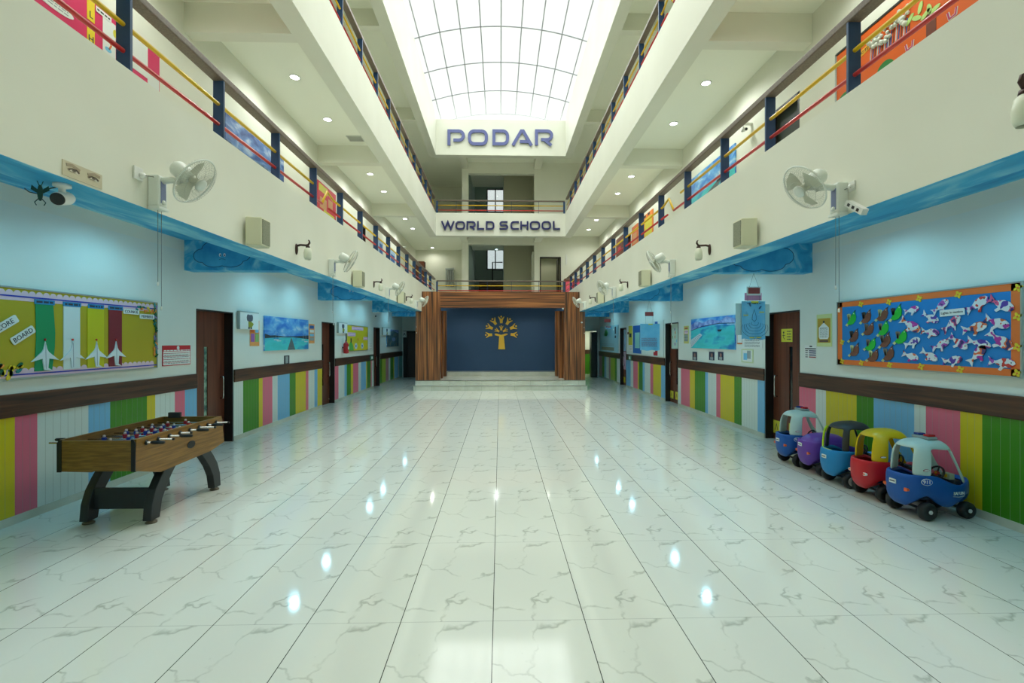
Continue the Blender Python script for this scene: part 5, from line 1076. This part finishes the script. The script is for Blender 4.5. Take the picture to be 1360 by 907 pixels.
def galb(wl, x0, x1, ztop, zbot, lab, base, cells):
    X, rz = WALL[wl]; Ya, Yb = onX(x0, CY, X)[0], onX(x1, CY, X)[0]; w_ = abs(Ya - Yb); h = ztop - zbot
    mb = MB().box(-w_ / 2, w_ / 2, -.02, 0, 0, h, base)
    for i_, (a, b_, c, d, m) in enumerate(cells): mb.box(-w_ / 2 + a * w_, -w_ / 2 + b_ * w_, -.023 - .001 * i_, -.02, c * h, d * h, m)
    tag(mb.build('display_board', loc=(X + (.004 if X < 0 else -.004), (Ya + Yb) / 2, zbot), rot=rz), lab, 'notice board')
redp = C_('poster_red', (206, 40, 60)); tanp = C_('poster_tan', (206, 150, 100)); brn = C_('poster_redbrown', (120, 64, 48))
galb('L', 421, 445, 6.1, 5.12, 'red and yellow display board behind the left first floor railing', redp, [(.05, .5, .75, .95, py_), (.55, .8, .4, .7, tanp), (.1, .45, .3, .6, tanp), (.3, .9, .1, .3, py_)])
galb('L', 502, 508, 5.9, 5.12, 'pale blue poster behind the left first floor railing, nearer one', C_('poster_pale_blue', (160, 190, 220)), [(.2, .8, .2, .8, db)])
galb('L', 516, 524, 5.9, 5.12, 'pale blue poster behind the left first floor railing, farther one', C_('poster_pale_blue', 0), [(.3, .9, .3, .7, db)])
galb('R', 868, 855, 6.1, 5.12, 'yellow and orange display board behind the right first floor railing', C_('poster_amber', (232, 130, 40)), [(.18, .9, .1, .85, py_), (.1, .3, .9, .98, ink), (.5, .7, .9, .98, ink)])
galb('R', 848, 840, 6.05, 5.12, 'orange display board just beyond the yellow one on the right first floor', or2, [(.2, .8, .3, .7, tanp)])
galb('R', 828, 819, 6.1, 5.12, 'red brown poster board farther along the right first floor', brn, [(.3, .7, .4, .6, redp)])
# orange board upstairs right
ob = thing('notice_board', 'orange craft board with paper trees and leaves behind the right first floor railing', 'notice board', (XR, 5.0, 4.85), -PI / 2); ozf = 4.85
orb = C_('felt_orange', (226, 98, 20)); MB().box(5.0 - 6.72, 1.8, -.03, 0, 0, 6.0 - ozf, orb).build('backing', ob)
MB().box(5.0 - 6.74, 1.82, -.04, 0, 6.0 - ozf, 6.03 - ozf, dark).box(5.0 - 6.75, 5.0 - 6.72, -.04, 0, 0, 6.03 - ozf, frm).box(5.0 - 6.74, 1.82, -.04, 0, -.03, 0, dark).build('frame', ob)
def oq(px, py): y, z = onX(px, py, XR - .03); return 5.0 - y, z - ozf
fluff = nmat('fluffy_cotton', (200, 206, 190), (226, 230, 220), nscale=20, bump=.6)
for (cx, cy_), (sx_, sy_) in (((1167, 53), (.17, .1)), ((1192, 30), (.17, .11))):
    x, z = oq(cx, cy_); mb = MB(); rd = random.Random(cx)
    for i in range(26): mb.ball((x + rd.uniform(-sx_, sx_), -.045, z + rd.uniform(-sy_, sy_)), rd.uniform(.02, .034), fluff, 8)
    for i in range(9): q = x + .03 - sx_ + 2 * sx_ * i / 9; ribbon(mb, [(q, z - sy_ - .16), (q + .02, z - sy_ * .4)], .012, -.036, -.03, (boatm, db, brn)[i % 3])
    mb.build('cotton_cloud', ob)
for cx, cy_, a in ((1223, 10, 1.3), (1235, 12, 1.8), (1230, 19, .5), (1242, 12, .2), (1209, 26, .8), (1218, 24, 2.6)):
    x, z = oq(cx, cy_); MB().poly(disc(x, z, .07, .028, 12, rot=a), -.04, -.032, C_('leaf_pale', (186, 220, 130))).build('paper_leaf', ob)
x, z = oq(1237, 36); MB().box(x - .06, x + .06, -.036, -.03, z - .22, z + .18, brn).build('paper_trunk', ob)
x, z = oq(1176, 90); MB().poly(disc(x, z - .04, .14, .13, 18), -.036, -.03, C_('craft_green', (40, 130, 60))).build('paper_bush', ob)
x, z = oq(1124, 125); MB().poly(disc(x, z - .06, .16, .1, 18), -.036, -.03, C_('craft_green', 0)).build('paper_bush', ob)
x, z = oq(1146, 70); mb = MB().poly(tfp(x, z, R_(6), 1, [(-.11, -.045), (.11, -.03), (.11, .05), (-.11, .04)]), -.036, -.03, C_('label_amber', (240, 180, 50))); textmb(mb, 'ROOTS', .06, x, z, -.037, ink, R_(4)); mb.build('word_label', ob)
for cx, cy_ in ((1208, 61), (1265, 18)):
    x, z = oq(cx, cy_); mb = MB(); ribbon(mb, [(x - .05, z + .04), (x - .03, z - .04), (x + .04, z - .03), (x + .05, z + .04)], .03, -.036, -.03, paper); ribbon(mb, [(x - .05, z + .04), (x - .03, z - .04), (x + .04, z - .03), (x + .05, z + .04)], .018, -.038, -.036, C_('petal_magenta', (190, 60, 110))); mb.build('paper_letter', ob)
# rear gallery: water filter, pink cupboard
xf_, zf_ = onY(597.5, 373, YF - .02); r = thing('water_filter', 'steel water filter with four upright cylinders on the far first floor wall', 'water filter', (xf_, YF - .15, 4.9)); stl = M('filter_steel', (170, 176, 176), .3, .6)
x0 = onY(592, CY, YF)[0] - xf_; x1 = onY(603.5, CY, YF)[0] - xf_; zt_ = onY(597, 357, YF)[1] - 4.9
for i in range(4): x = x0 + .06 + (x1 - x0 - .12) * i / 3; MB().lathe([(1e-6, 0), (.055, .01), (.055, zt_ - .14), (.03, zt_ - .1), (1e-6, zt_ - .1)], stl, 16, Matrix.Translation((x, 0, 0))).build('filter_cylinder', r)
MB().box(x0, x1, -.06, .1, zt_ - .09, zt_, stl).build('top_manifold', r); MB().tube([(x0, 0, zt_ - .02), (x1, 0, zt_ + .03)], .012, stl).build('pipe', r)
xk = onY(748, CY, YE)[0]; r = thing('cupboard', 'low pink cupboard with brown edges at the rear right of the first floor', 'cupboard', (xk + .25, YE - .35, FLZ)); kh = onY(748, 370, YE - .5)[1] - FLZ
MB().box(-.24, .62, -.2, .3, 0, kh, brn).build('body', r)
for q in (-.19, .21): MB().box(q, q + .34, -.215, -.2, .08, kh - .15, C_('cupboard_pink', (226, 84, 110))).build('door', r)
tag(MB().box(-.03, .03, -.03, 0, -.25, .25, white).build('wall_switch', loc=(onY(752, 350, YE)[0], YE, onY(752, 345, YE)[1])), 'tall thin white switch plate right of the upper rear doorway', 'switch')

# ------------------------------------------------------------------ football table
wood_side = nmat('table_oak_print', (112, 80, 28), (144, 106, 44), scale=(1, .5, 9), nscale=6, detail=4, rough=.4, c3=(128, 92, 36))
charc = M('table_leg_charcoal', (40, 44, 46), .4); padm = M('foot_pad', (104, 96, 80), .5)
BX0, BX1, BY0, BY1 = -4.13, -3.42, 4.47, 5.88; TX, TY = -3.775, 5.18
ft = thing('football_table', 'wooden table football game with black curved legs in front of the nearest left door', 'football table', (TX, TY, 0))
def L_(x, y, z): return x - TX, y - TY, z
prof = [(BY0, .605), (4.80, .505), (5.62, .525), (5.88, .575), (5.83, .90), (BY0 + .015, .90)]
for xa, xb in ((BX0, BX0 + .03), (BX1 - .03, BX1)): MB().prism([(y - TY, z) for y, z in prof], 0, xa - TX, xb - TX, wood_side).build('side_panel', ft)
MB().box(BX0 + .03 - TX, BX1 - .03 - TX, BY0 - TY, BY0 + .025 - TY, .605, .89, wood_side).build('end_panel', ft)
MB().prism([(5.85 - TY, .58), (5.88 - TY, .58), (5.83 - TY, .90), (5.80 - TY, .90)], 0, BX0 + .03 - TX, BX1 - .03 - TX, wood_side).build('end_panel', ft)
for xa, xb in ((BX0 - .004, BX0 + .035), (BX1 - .035, BX1 + .004)):
    MB().box(xa - TX, xb - TX, BY0 - .008 - TY, BY0 + .0 - TY, .60, .87, black).prism([(xa - TX, .87), (xb - TX, .87), (xb - TX - (.02 if xa > TX else 0), .902), (xa - TX + (.02 if xa < TX else 0), .902)], 1, BY0 - .008 - TY, BY0 - TY, black).build('corner_guard', ft)
pf = MB().box(BX0 + .03 - TX, BX1 - .03 - TX, BY0 + .16 - TY, 5.68 - TY, .76, .775, C_('pitch_blue', (40, 108, 150), .4))
pl_ = C_('pitch_line', (190, 206, 200))
pf.box(BX0 + .06 - TX, BX1 - .06 - TX, TY - .003 - TY, .003, .775, .7765, pl_); ribbon_pts = [(.08 * math.cos(2 * PI * i / 24), .08 * math.sin(2 * PI * i / 24), .7765) for i in range(24)]; pf.tube(ribbon_pts, .003, pl_, 4, True); pf.build('pitch', ft)
MB().box(BX0 + .03 - TX, BX1 - .03 - TX, BY0 + .025 - TY, BY0 + .16 - TY, .70, .80, C_('table_inner_green', (84, 98, 70))).box(BX0 + .03 - TX, BX1 - .03 - TX, 5.68 - TY, 5.80 - TY, .7, .80, C_('table_inner_green', 0)).build('ball_tray', ft)
MB().box(BX0 + .03 - TX, BX1 - .03 - TX, BY0 + .02 - TY, 5.84 - TY, .60, .63, dark).build('base_board', ft)
mb = MB(); mb.prism([(y, z) for y, z in disc(5.12 - TY + .14, .68, .065, .040, 20)], 0, BX1 - TX - .001, BX1 - TX + .006, black); mb.build('ball_return', ft)
# score box
MB().box(-.26, -.12, .60, .64, .89, .955, dark).build('score_box', ft, bevel=.004)
manb, manr, skin = C_('player_blue', (36, 60, 150), .35), C_('player_red', (190, 44, 50), .35), C_('player_head', (206, 190, 180), .4)
counts = [1, 2, 3, 5, 5, 3, 2, 1]; team = 'brbrbrbr'; team = 'bbrbrbrr'
rodm = chrome; grip = M('rod_grip', (18, 18, 18), .5)
for i in range(8):
    y = 4.60 + .158 * i - TY; z = .845; right = i % 2 == 0; sh_ = (.02, -.05, .03, 0, .05, -.04, .02, 0)[i]
    ex = .02 + .03 * (i % 3); mb = MB()
    lx_, rx_ = BX0 - TX - (.20 if i in (0, 1) else .10), BX1 - TX + (.05 + ex if right else .10 + ex); mb.tube([(lx_, y, z), (rx_, y, z)], .0075, rodm, 8); rd_ = mb.build('rod', ft)
    mb = MB()
    if right: mb.tube([(rx_ - .02, y, z), (rx_ + .0, y, z), (rx_ + .10, y, z), (rx_ + .11, y, z)], [.012, .017, .015, .008], grip, 10)
    else: mb.tube([(lx_ - .09, y, z), (lx_ - .08, y, z), (lx_ + .0, y, z)], [.008, .015, .017], grip, 10); mb.tube([(rx_ - .004, y, z), (rx_ + .012, y, z)], .012, grip, 10)
    mb.build('grip', rd_)
    mb = MB()
    for xx in (BX1 - TX + .004, BX0 - TX - .010): mb.lathe([(.024, 0), (.024, .008), (.014, .014)], black, 14, Matrix.Translation((xx, y, z)) @ Matrix.Rotation(PI / 2 if xx > 0 else -PI / 2, 4, 'Y'))
    mb.build('bushing', rd_)
    n_ = counts[i]; span_ = .40 if n_ > 3 else .24 if n_ > 1 else 0; tm = manb if team[i] == 'b' else manr
    for k in range(n_):
        x = (-span_ / 2 + span_ * k / (n_ - 1) if n_ > 1 else 0) + sh_
        mb = MB().box(x - .014, x + .014, y - .010, y + .010, z - .028, z + .020, tm).box(x - .011, x + .011, y - .008, y + .008, z - .062, z - .028, tm).box(x - .012, x + .012, y - .016, y + .010, z - .070, z - .060, skin)
        mb.ball((x, y, z + .032), .013, skin, 10).box(x - .020, x + .020, y - .008, y + .008, z + .002, z + .016, tm); mb.build('player', rd_)
def legprof(cy, dirn):
    c = [(cy + dirn * .28, .53), (cy + dirn * .20, .44), (cy + dirn * .12, .33), (cy + dirn * .06, .20), (cy + dirn * .035, .035)]
    w2 = [.09, .085, .08, .07, .062]; Lp = [(y - w_ * 1, z) for (y, z), w_ in zip(c, w2)]; Rp = [(y + w_, z) for (y, z), w_ in zip(c, w2)]; return Lp + Rp[::-1]
for lx_, nm in ((-.345, 'L'), (.27, 'R')):
    for cy, dn in ((4.75, 1), (5.86, -1)):
        if dn < 0: lxx = lx_ + (.0)
        else: lxx = lx_
        MB().prism([(y - TY, z) for y, z in legprof(cy, dn)], 0, lxx - .042, lxx + .042, charc).build('leg', ft, bevel=.006)
        MB().lathe([(.05, 0), (.052, .012), (.03, .028), (.014, .036)], padm, 18, Matrix.Translation((lxx, cy + dn * .035 - TY, 0))).build('foot_pad', ft)
MB().box(-.32, .245, 4.80 - TY, 4.825 - TY, .135, .345, charc).build('cross_panel', ft)

# ------------------------------------------------------------------ toy ride-on cars
tyre = M('toy_tyre_black', (30, 31, 32), .55); hubw = M('toy_hub_white', (206, 210, 208), .4)
def superell(t, a, b, p=2.6):
    c, s = math.cos(t), math.sin(t); return a * math.copysign(abs(c) ** (2 / p), c), b * math.copysign(abs(s) ** (2 / p), s)
def loft(rings, n, m, skip=None, name='shell'):
    """rings: list of n-point lists"""
    vs = [p for r_ in rings for p in r_]; fs = []
    for i in range(len(rings) - 1):
        for j in range(n):
            if skip and skip(i, j): continue
            fs.append((i * n + j, i * n + (j + 1) % n, (i + 1) * n + (j + 1) % n, (i + 1) * n + j))
    return MB().add(vs, fs, m, True)
def solid(o, th, sub=1):
    s_ = o.modifiers.new('solid', 'SOLIDIFY'); s_.thickness = th; s_.offset = -1
    b = o.modifiers.new('sub', 'SUBSURF'); b.levels = sub; b.render_levels = sub; return o
def wheel(mb, hubm, r, w_, star=False):
    mb.lathe([(r * .55, -w_ / 2), (r * .86, -w_ / 2), (r * .98, -w_ * .3), (r, 0), (r * .98, w_ * .3), (r * .86, w_ / 2), (r * .55, w_ / 2), (r * .5, w_ * .4), (1e-6, w_ * .4)], tyre, 28, Matrix.Rotation(PI / 2, 4, 'X'))
def toycar(label, loc, rz, body, roof, kind, star=False):
    r = thing('toy_car', label, 'toy car', loc, rz, 'ride-on toy cars by the right wall'); N_ = 36
    def bell(x):                       # belt line height along the car
        if x < -.12: return .455
        if x < .10: return .455 - .105 * (x + .12) / .22
        if x < .20: return .35
        return .35 + .04 * (x - .2) / .2
    lvl = [(.12, .335, .165), (.15, .37, .19), (.21, .392, .205), (.29, .402, .21), (.36, .40, .210), (.43, .395, .208)]
    rings = []
    for zi, (z, a, b) in enumerate(lvl):
        ring = []
        for j in range(N_):
            t = 2 * PI * j / N_; x, y = superell(t, a, b, 2.9); x -= .0
            if x > .1: y *= 1 - .22 * ((x - .1) / .3) ** 1.5
            f = (z - .12) / .31; zz = .12 + f * (bell(x) - .12) if kind != 'low' else .12 + f * ((.46 if x < .0 else .46 - .12 * x / .4) - .12)
            if z < .25:                # wheel arches
                for xw_ in (-.20, .265): zz = max(zz, .12 + (.13 if z < .2 else .14) * max(0, 1 - ((x - xw_) / .13) ** 2)) if abs(y) > .08 else zz
            ring.append((x, y, zz))
        rings.append(ring)
    top = rings[-1]; rings.append([(x * .95, y * .92, z + .006) for x, y, z in top]); rings.append([(x * .88, y * .84, z - .03) for x, y, z in top])
    mb = loft(rings, N_, body)
    mb.add(rings[0], [tuple(range(N_ - 1, -1, -1))], body)
    bo_ = mb.build('body', r); b = bo_.modifiers.new('sub', 'SUBSURF'); b.levels = b.render_levels = 1
    # seat floor
    mb = MB(); inner = [superell(2 * PI * j / 24, .34, .165) for j in range(24)]
    mb.add([(x, y, .24) for x, y in inner] + [(x, y, .20) for x, y in inner], [tuple(range(24))] + [(i, (i + 1) % 24, 24 + (i + 1) % 24, 24 + i) for i in range(24)], C_('toy_seat_dark', (24, 30, 60)) if kind != 'low' else body)
    mb.box(-.30, -.10, -.14, .14, .24, .30, C_('toy_seat_dark', 0)).box(-.34, -.28, -.14, .14, .24, .42, C_('toy_seat_dark', 0)); mb.build('seat', r)
    if kind == 'low':                  # rounded hump of the low car
        mb = loft([[(-.08 + superell(2 * PI * j / 24, a, b_, 2.4)[0], superell(2 * PI * j / 24, a, b_, 2.4)[1], z) for j in range(24)] for z, a, b_ in ((.40, .31, .195), (.47, .28, .18), (.52, .22, .14), (.545, .13, .085), (.55, .02, .015))], 24, body)
        o = mb.build('rear_deck', r); b = o.modifiers.new('sub', 'SUBSURF'); b.levels = b.render_levels = 1
    # dashboard and wheel
    MB().box(.16, .24, -.13, .13, .26, .38, C_('toy_dash', (40, 44, 50))).build('dashboard', r, bevel=.012)
    T_ = Matrix.Translation((.10, 0, .425)) @ Matrix.Rotation(R_(-62), 4, 'Y')
    mb = MB(); mb.tube([T_ @ Vector((.075 * math.cos(2 * PI * i / 24), .075 * math.sin(2 * PI * i / 24), 0)) for i in range(24)], .0095, black, 8, True)
    for a in (0, 2.1, 4.2): mb.tube([T_ @ Vector((.07 * math.cos(a), .07 * math.sin(a), 0)), T_ @ Vector((0, 0, -.01))], .008, black, 6)
    mb.tube([T_ @ Vector((0, 0, -.01)), (.2, 0, .36)], .014, black, 8); sw_ = mb.build('steering_wheel', r)
    MB().lathe([(.026, -.012), (.024, .008), (1e-6, .012)], C_('toy_horn_red', (190, 50, 30)), 16, T_).lathe([(.012, .010), (1e-6, .018)], yel, 12, T_).build('horn', sw_)
    # wheels
    for x, y, rr in ((-.20, -.178, .092), (-.20, .178, .092), (.265, -.158, .085), (.265, .158, .085)):
        mb = MB(); wheel(mb, hubw, rr, .075); mb.xf(Matrix.Translation((x, y, rr)) @ (Matrix.Identity(4) if y < 0 else Matrix.Rotation(PI, 4, 'Z'))); wo_ = mb.build('wheel', r)
        sgn = -1 if y < 0 else 1; M2 = Matrix.Translation((x, y + sgn * .032, rr)) @ Matrix.Rotation(-sgn * PI / 2, 4, 'X'); mb = MB()
        if star:
            mb.lathe([(.052, 0), (.056, .008), (.050, .012), (.048, .002)], hubw, 24, M2)
            for k in range(5):
                a = k * 2 * PI / 5; mb.add([M2 @ Vector(p) for p in ((.02 * math.cos(a - .5), .02 * math.sin(a - .5), .010), (.052 * math.cos(a - .16), .052 * math.sin(a - .16), .010), (.052 * math.cos(a + .16), .052 * math.sin(a + .16), .010), (.02 * math.cos(a + .5), .02 * math.sin(a + .5), .010))], [(0, 1, 2, 3)], hubw)
            mb.lathe([(.012, .008), (1e-6, .016)], C_('toy_horn_red', 0), 12, M2)
        else:
            mb.lathe([(.020, .004), (.020, .012), (.013, .014), (.012, .010), (1e-6, .010)], hubw if kind != 'red' else dark, 18, M2)
        mb.build('hub_cap', wo_)
    MB().tube([(-.20, -.17, .10), (-.20, .17, .10)], .014, dark).build('axle', r); MB().tube([(.265, -.14, .09), (.265, .14, .09)], .014, dark).build('axle', r)
    # roof shell with its openings
    if kind in ('coupe', 'red', 'frame'):
        tp = [(0, .355, .345, .205, 0), (.16, .315, .345, .204, 0), (.34, .262, .340, .202, 0), (.52, .212, .332, .198, 0), (.66, .175, .318, .19, 0), (.78, .15, .296, .176, 0), (.88, .12, .26, .152, 0), (.95, .08, .20, .115, 0), (.985, .035, .12, .06, 0), (1.0, -.03, .07, .01, 0)]
        rings = []; zt_ = .805
        for v, af, ar, b_, _ in tp:
            ring = []
            for j in range(N_):
                t = 2 * PI * j / N_; x, y = superell(t, 1, b_, 2.8); x = x * (af if x > 0 else ar)
                if x > 0: y *= 1 - .22 * (x / .36) ** 2 * (1 - v)
                zb_ = bell(x) - .012; ring.append((x, y, zb_ + (zt_ - zb_) * v))
            rings.append(ring)
        def skip(i, j):
            t = (j + .5) * 10; t = t if t <= 180 else 360 - t
            if kind == 'frame':
                if t < 40: return i < 5
                if 50 < t < 120: return i < 5
                if 140 < t: return i < 5
                return False
            if t < 30: return i < 5
            if 50 < t < 110: return i < 5
            if t > 145: return 0 <= i < 5 if kind != 'x' else False
            return False
        mb = loft(rings, N_, roof, skip); o = solid(mb.build('roof', r), .022, 2)
        if kind == 'frame':
            lime = C_('toy_lime', (190, 220, 30), .4)
            P = [rings[i][14] for i in range(5, -1, -1)] + [rings[0][j] for j in (15, 16, 17, 18, 19)]; MB().tube([(x - .014, y + (.006 if y > .1 else 0), z) for x, y, z in P], .013, lime, 8).build('lime_trim', r)
    # marks
    def rear(mbf, y, z, nm, x=None):
        mbf.xf(Matrix.Translation((x if x is not None else -.405, y, z)) @ Matrix.Rotation(-PI / 2, 4, 'Z')); return mbf.build(nm, r)
    if kind in ('coupe', 'frame', 'low'):
        q = MB().box(-.036, .036, -.006, .004, -.022, .022, paper); q.box(-.028, .028, -.0075, -.006, -.005, .006, ink); rear(q, 0, .36 if kind != 'low' else .40, 'number_plate', -.405)
    if kind in ('coupe', 'low'):
        for y in (-.115, .115):
            q = MB().poly(disc(0, 0, .026, .018, 16), -.006, .018, C_('toy_lamp_orange', (226, 100, 40), .3)); rear(q, y, .30, 'tail_lamp', -.374)
    if kind == 'red':
        for y in (-.11, .11):
            q = MB().poly(disc(0, 0, .024, .018, 16), -.006, .018, paper).poly(disc(0, 0, .014, .010, 12), -.008, -.006, C_('toy_lamp_orange', 0)); rear(q, y, .30, 'tail_lamp', -.377)
    if kind in ('coupe', 'red'):
        q = MB().poly(disc(0, 0, .034, .012, 16), -.003, .003, C_('toy_badge_red', (150, 40, 50))).poly(disc(0, 0, .030, .009, 16), -.0045, -.003, paper); q.xf(Matrix.Translation((-.235, -.205, .515))); q.build('side_badge', r)
    if kind == 'coupe':
        q = MB().poly(disc(0, 0, .050, .034, 20), -.003, .003, paper).poly(disc(0, 0, .046, .030, 20), -.004, -.003, C_('toy_decal_blue', (24, 84, 176))); textmb(q, '911', .048, 0, 0, -.0046, paper, 0, font_bold=.001)
        q.xf(Matrix.Translation((-.24, -.214, .40)) @ Matrix.Rotation(R_(-14), 4, 'Z')); q.build('number_decal', r)
        q = MB(); textmb(q, 'SAI UN', .042, 0, 0, 0, paper, 0, font_bold=.0012); ribbon(q, [(-.07, -.028), (0, -.036), (.07, -.028)], .005, 0, .002, boatm); q.xf(Matrix.Translation((.12, -.214, .275)) @ Matrix.Rotation(R_(4), 4, 'Z')); q.build('name_sticker', r)
        mb = MB().box(-.10, .02, -.09, .09, .795, .825, C_('toy_bar_grey', (150, 158, 156))); lb_ = mb.build('light_bar', r, bevel=.01)
        MB().box(-.08, .0, -.085, -.02, .825, .848, C_('toy_light_red', (180, 30, 34), .2)).build('red_light', lb_, bevel=.008); MB().box(-.08, .0, .02, .085, .825, .848, C_('toy_light_blue', (30, 60, 140), .2)).build('blue_light', lb_, bevel=.008)
        MB().box(.14, .20, -.10, -.02, .38, .44, C_('toy_radio_pale', (170, 180, 150))).box(.135, .14, -.08, -.04, .40, .43, yel).build('toy_radio', r, bevel=.006)
    return r
tb = nmat('toy_blue_plastic', (10, 80, 160), (14, 88, 170), nscale=4, rough=.38); tw = M('toy_white_plastic', (196, 216, 208), .35)
cars = [((4.53, 4.83, 0), R_(4), tb, tw, 'coupe', False, 'blue toy car with white roof, light bar and 911 decal, nearest in the row'),
        ((4.55, 5.35, 0), R_(0), M('toy_red_plastic', (200, 26, 38), .35), M('toy_yellow_plastic', (226, 190, 14), .35), 'red', False, 'red toy car with yellow roof, second in the row'),
        ((4.53, 5.855, 0), R_(2), M('toy_cyan_plastic', (20, 134, 196), .35), M('toy_roof_black', (52, 54, 54), .4), 'frame', True, 'light blue toy car with black roof frame and lime trim, middle of the row'),
        ((4.55, 6.345, 0), R_(0), M('toy_purple_plastic', (104, 56, 160), .35), None, 'low', False, 'purple roofless toy car between two blue ones'),
        ((4.53, 6.83, 0), R_(0), tb, tw, 'coupe', False, 'blue toy car with white roof farthest along the row, beside the door')]
for l_, rz, bm, rm, kd, stt, lab in cars: toycar(lab, l_, rz, bm, rm, kd, stt)
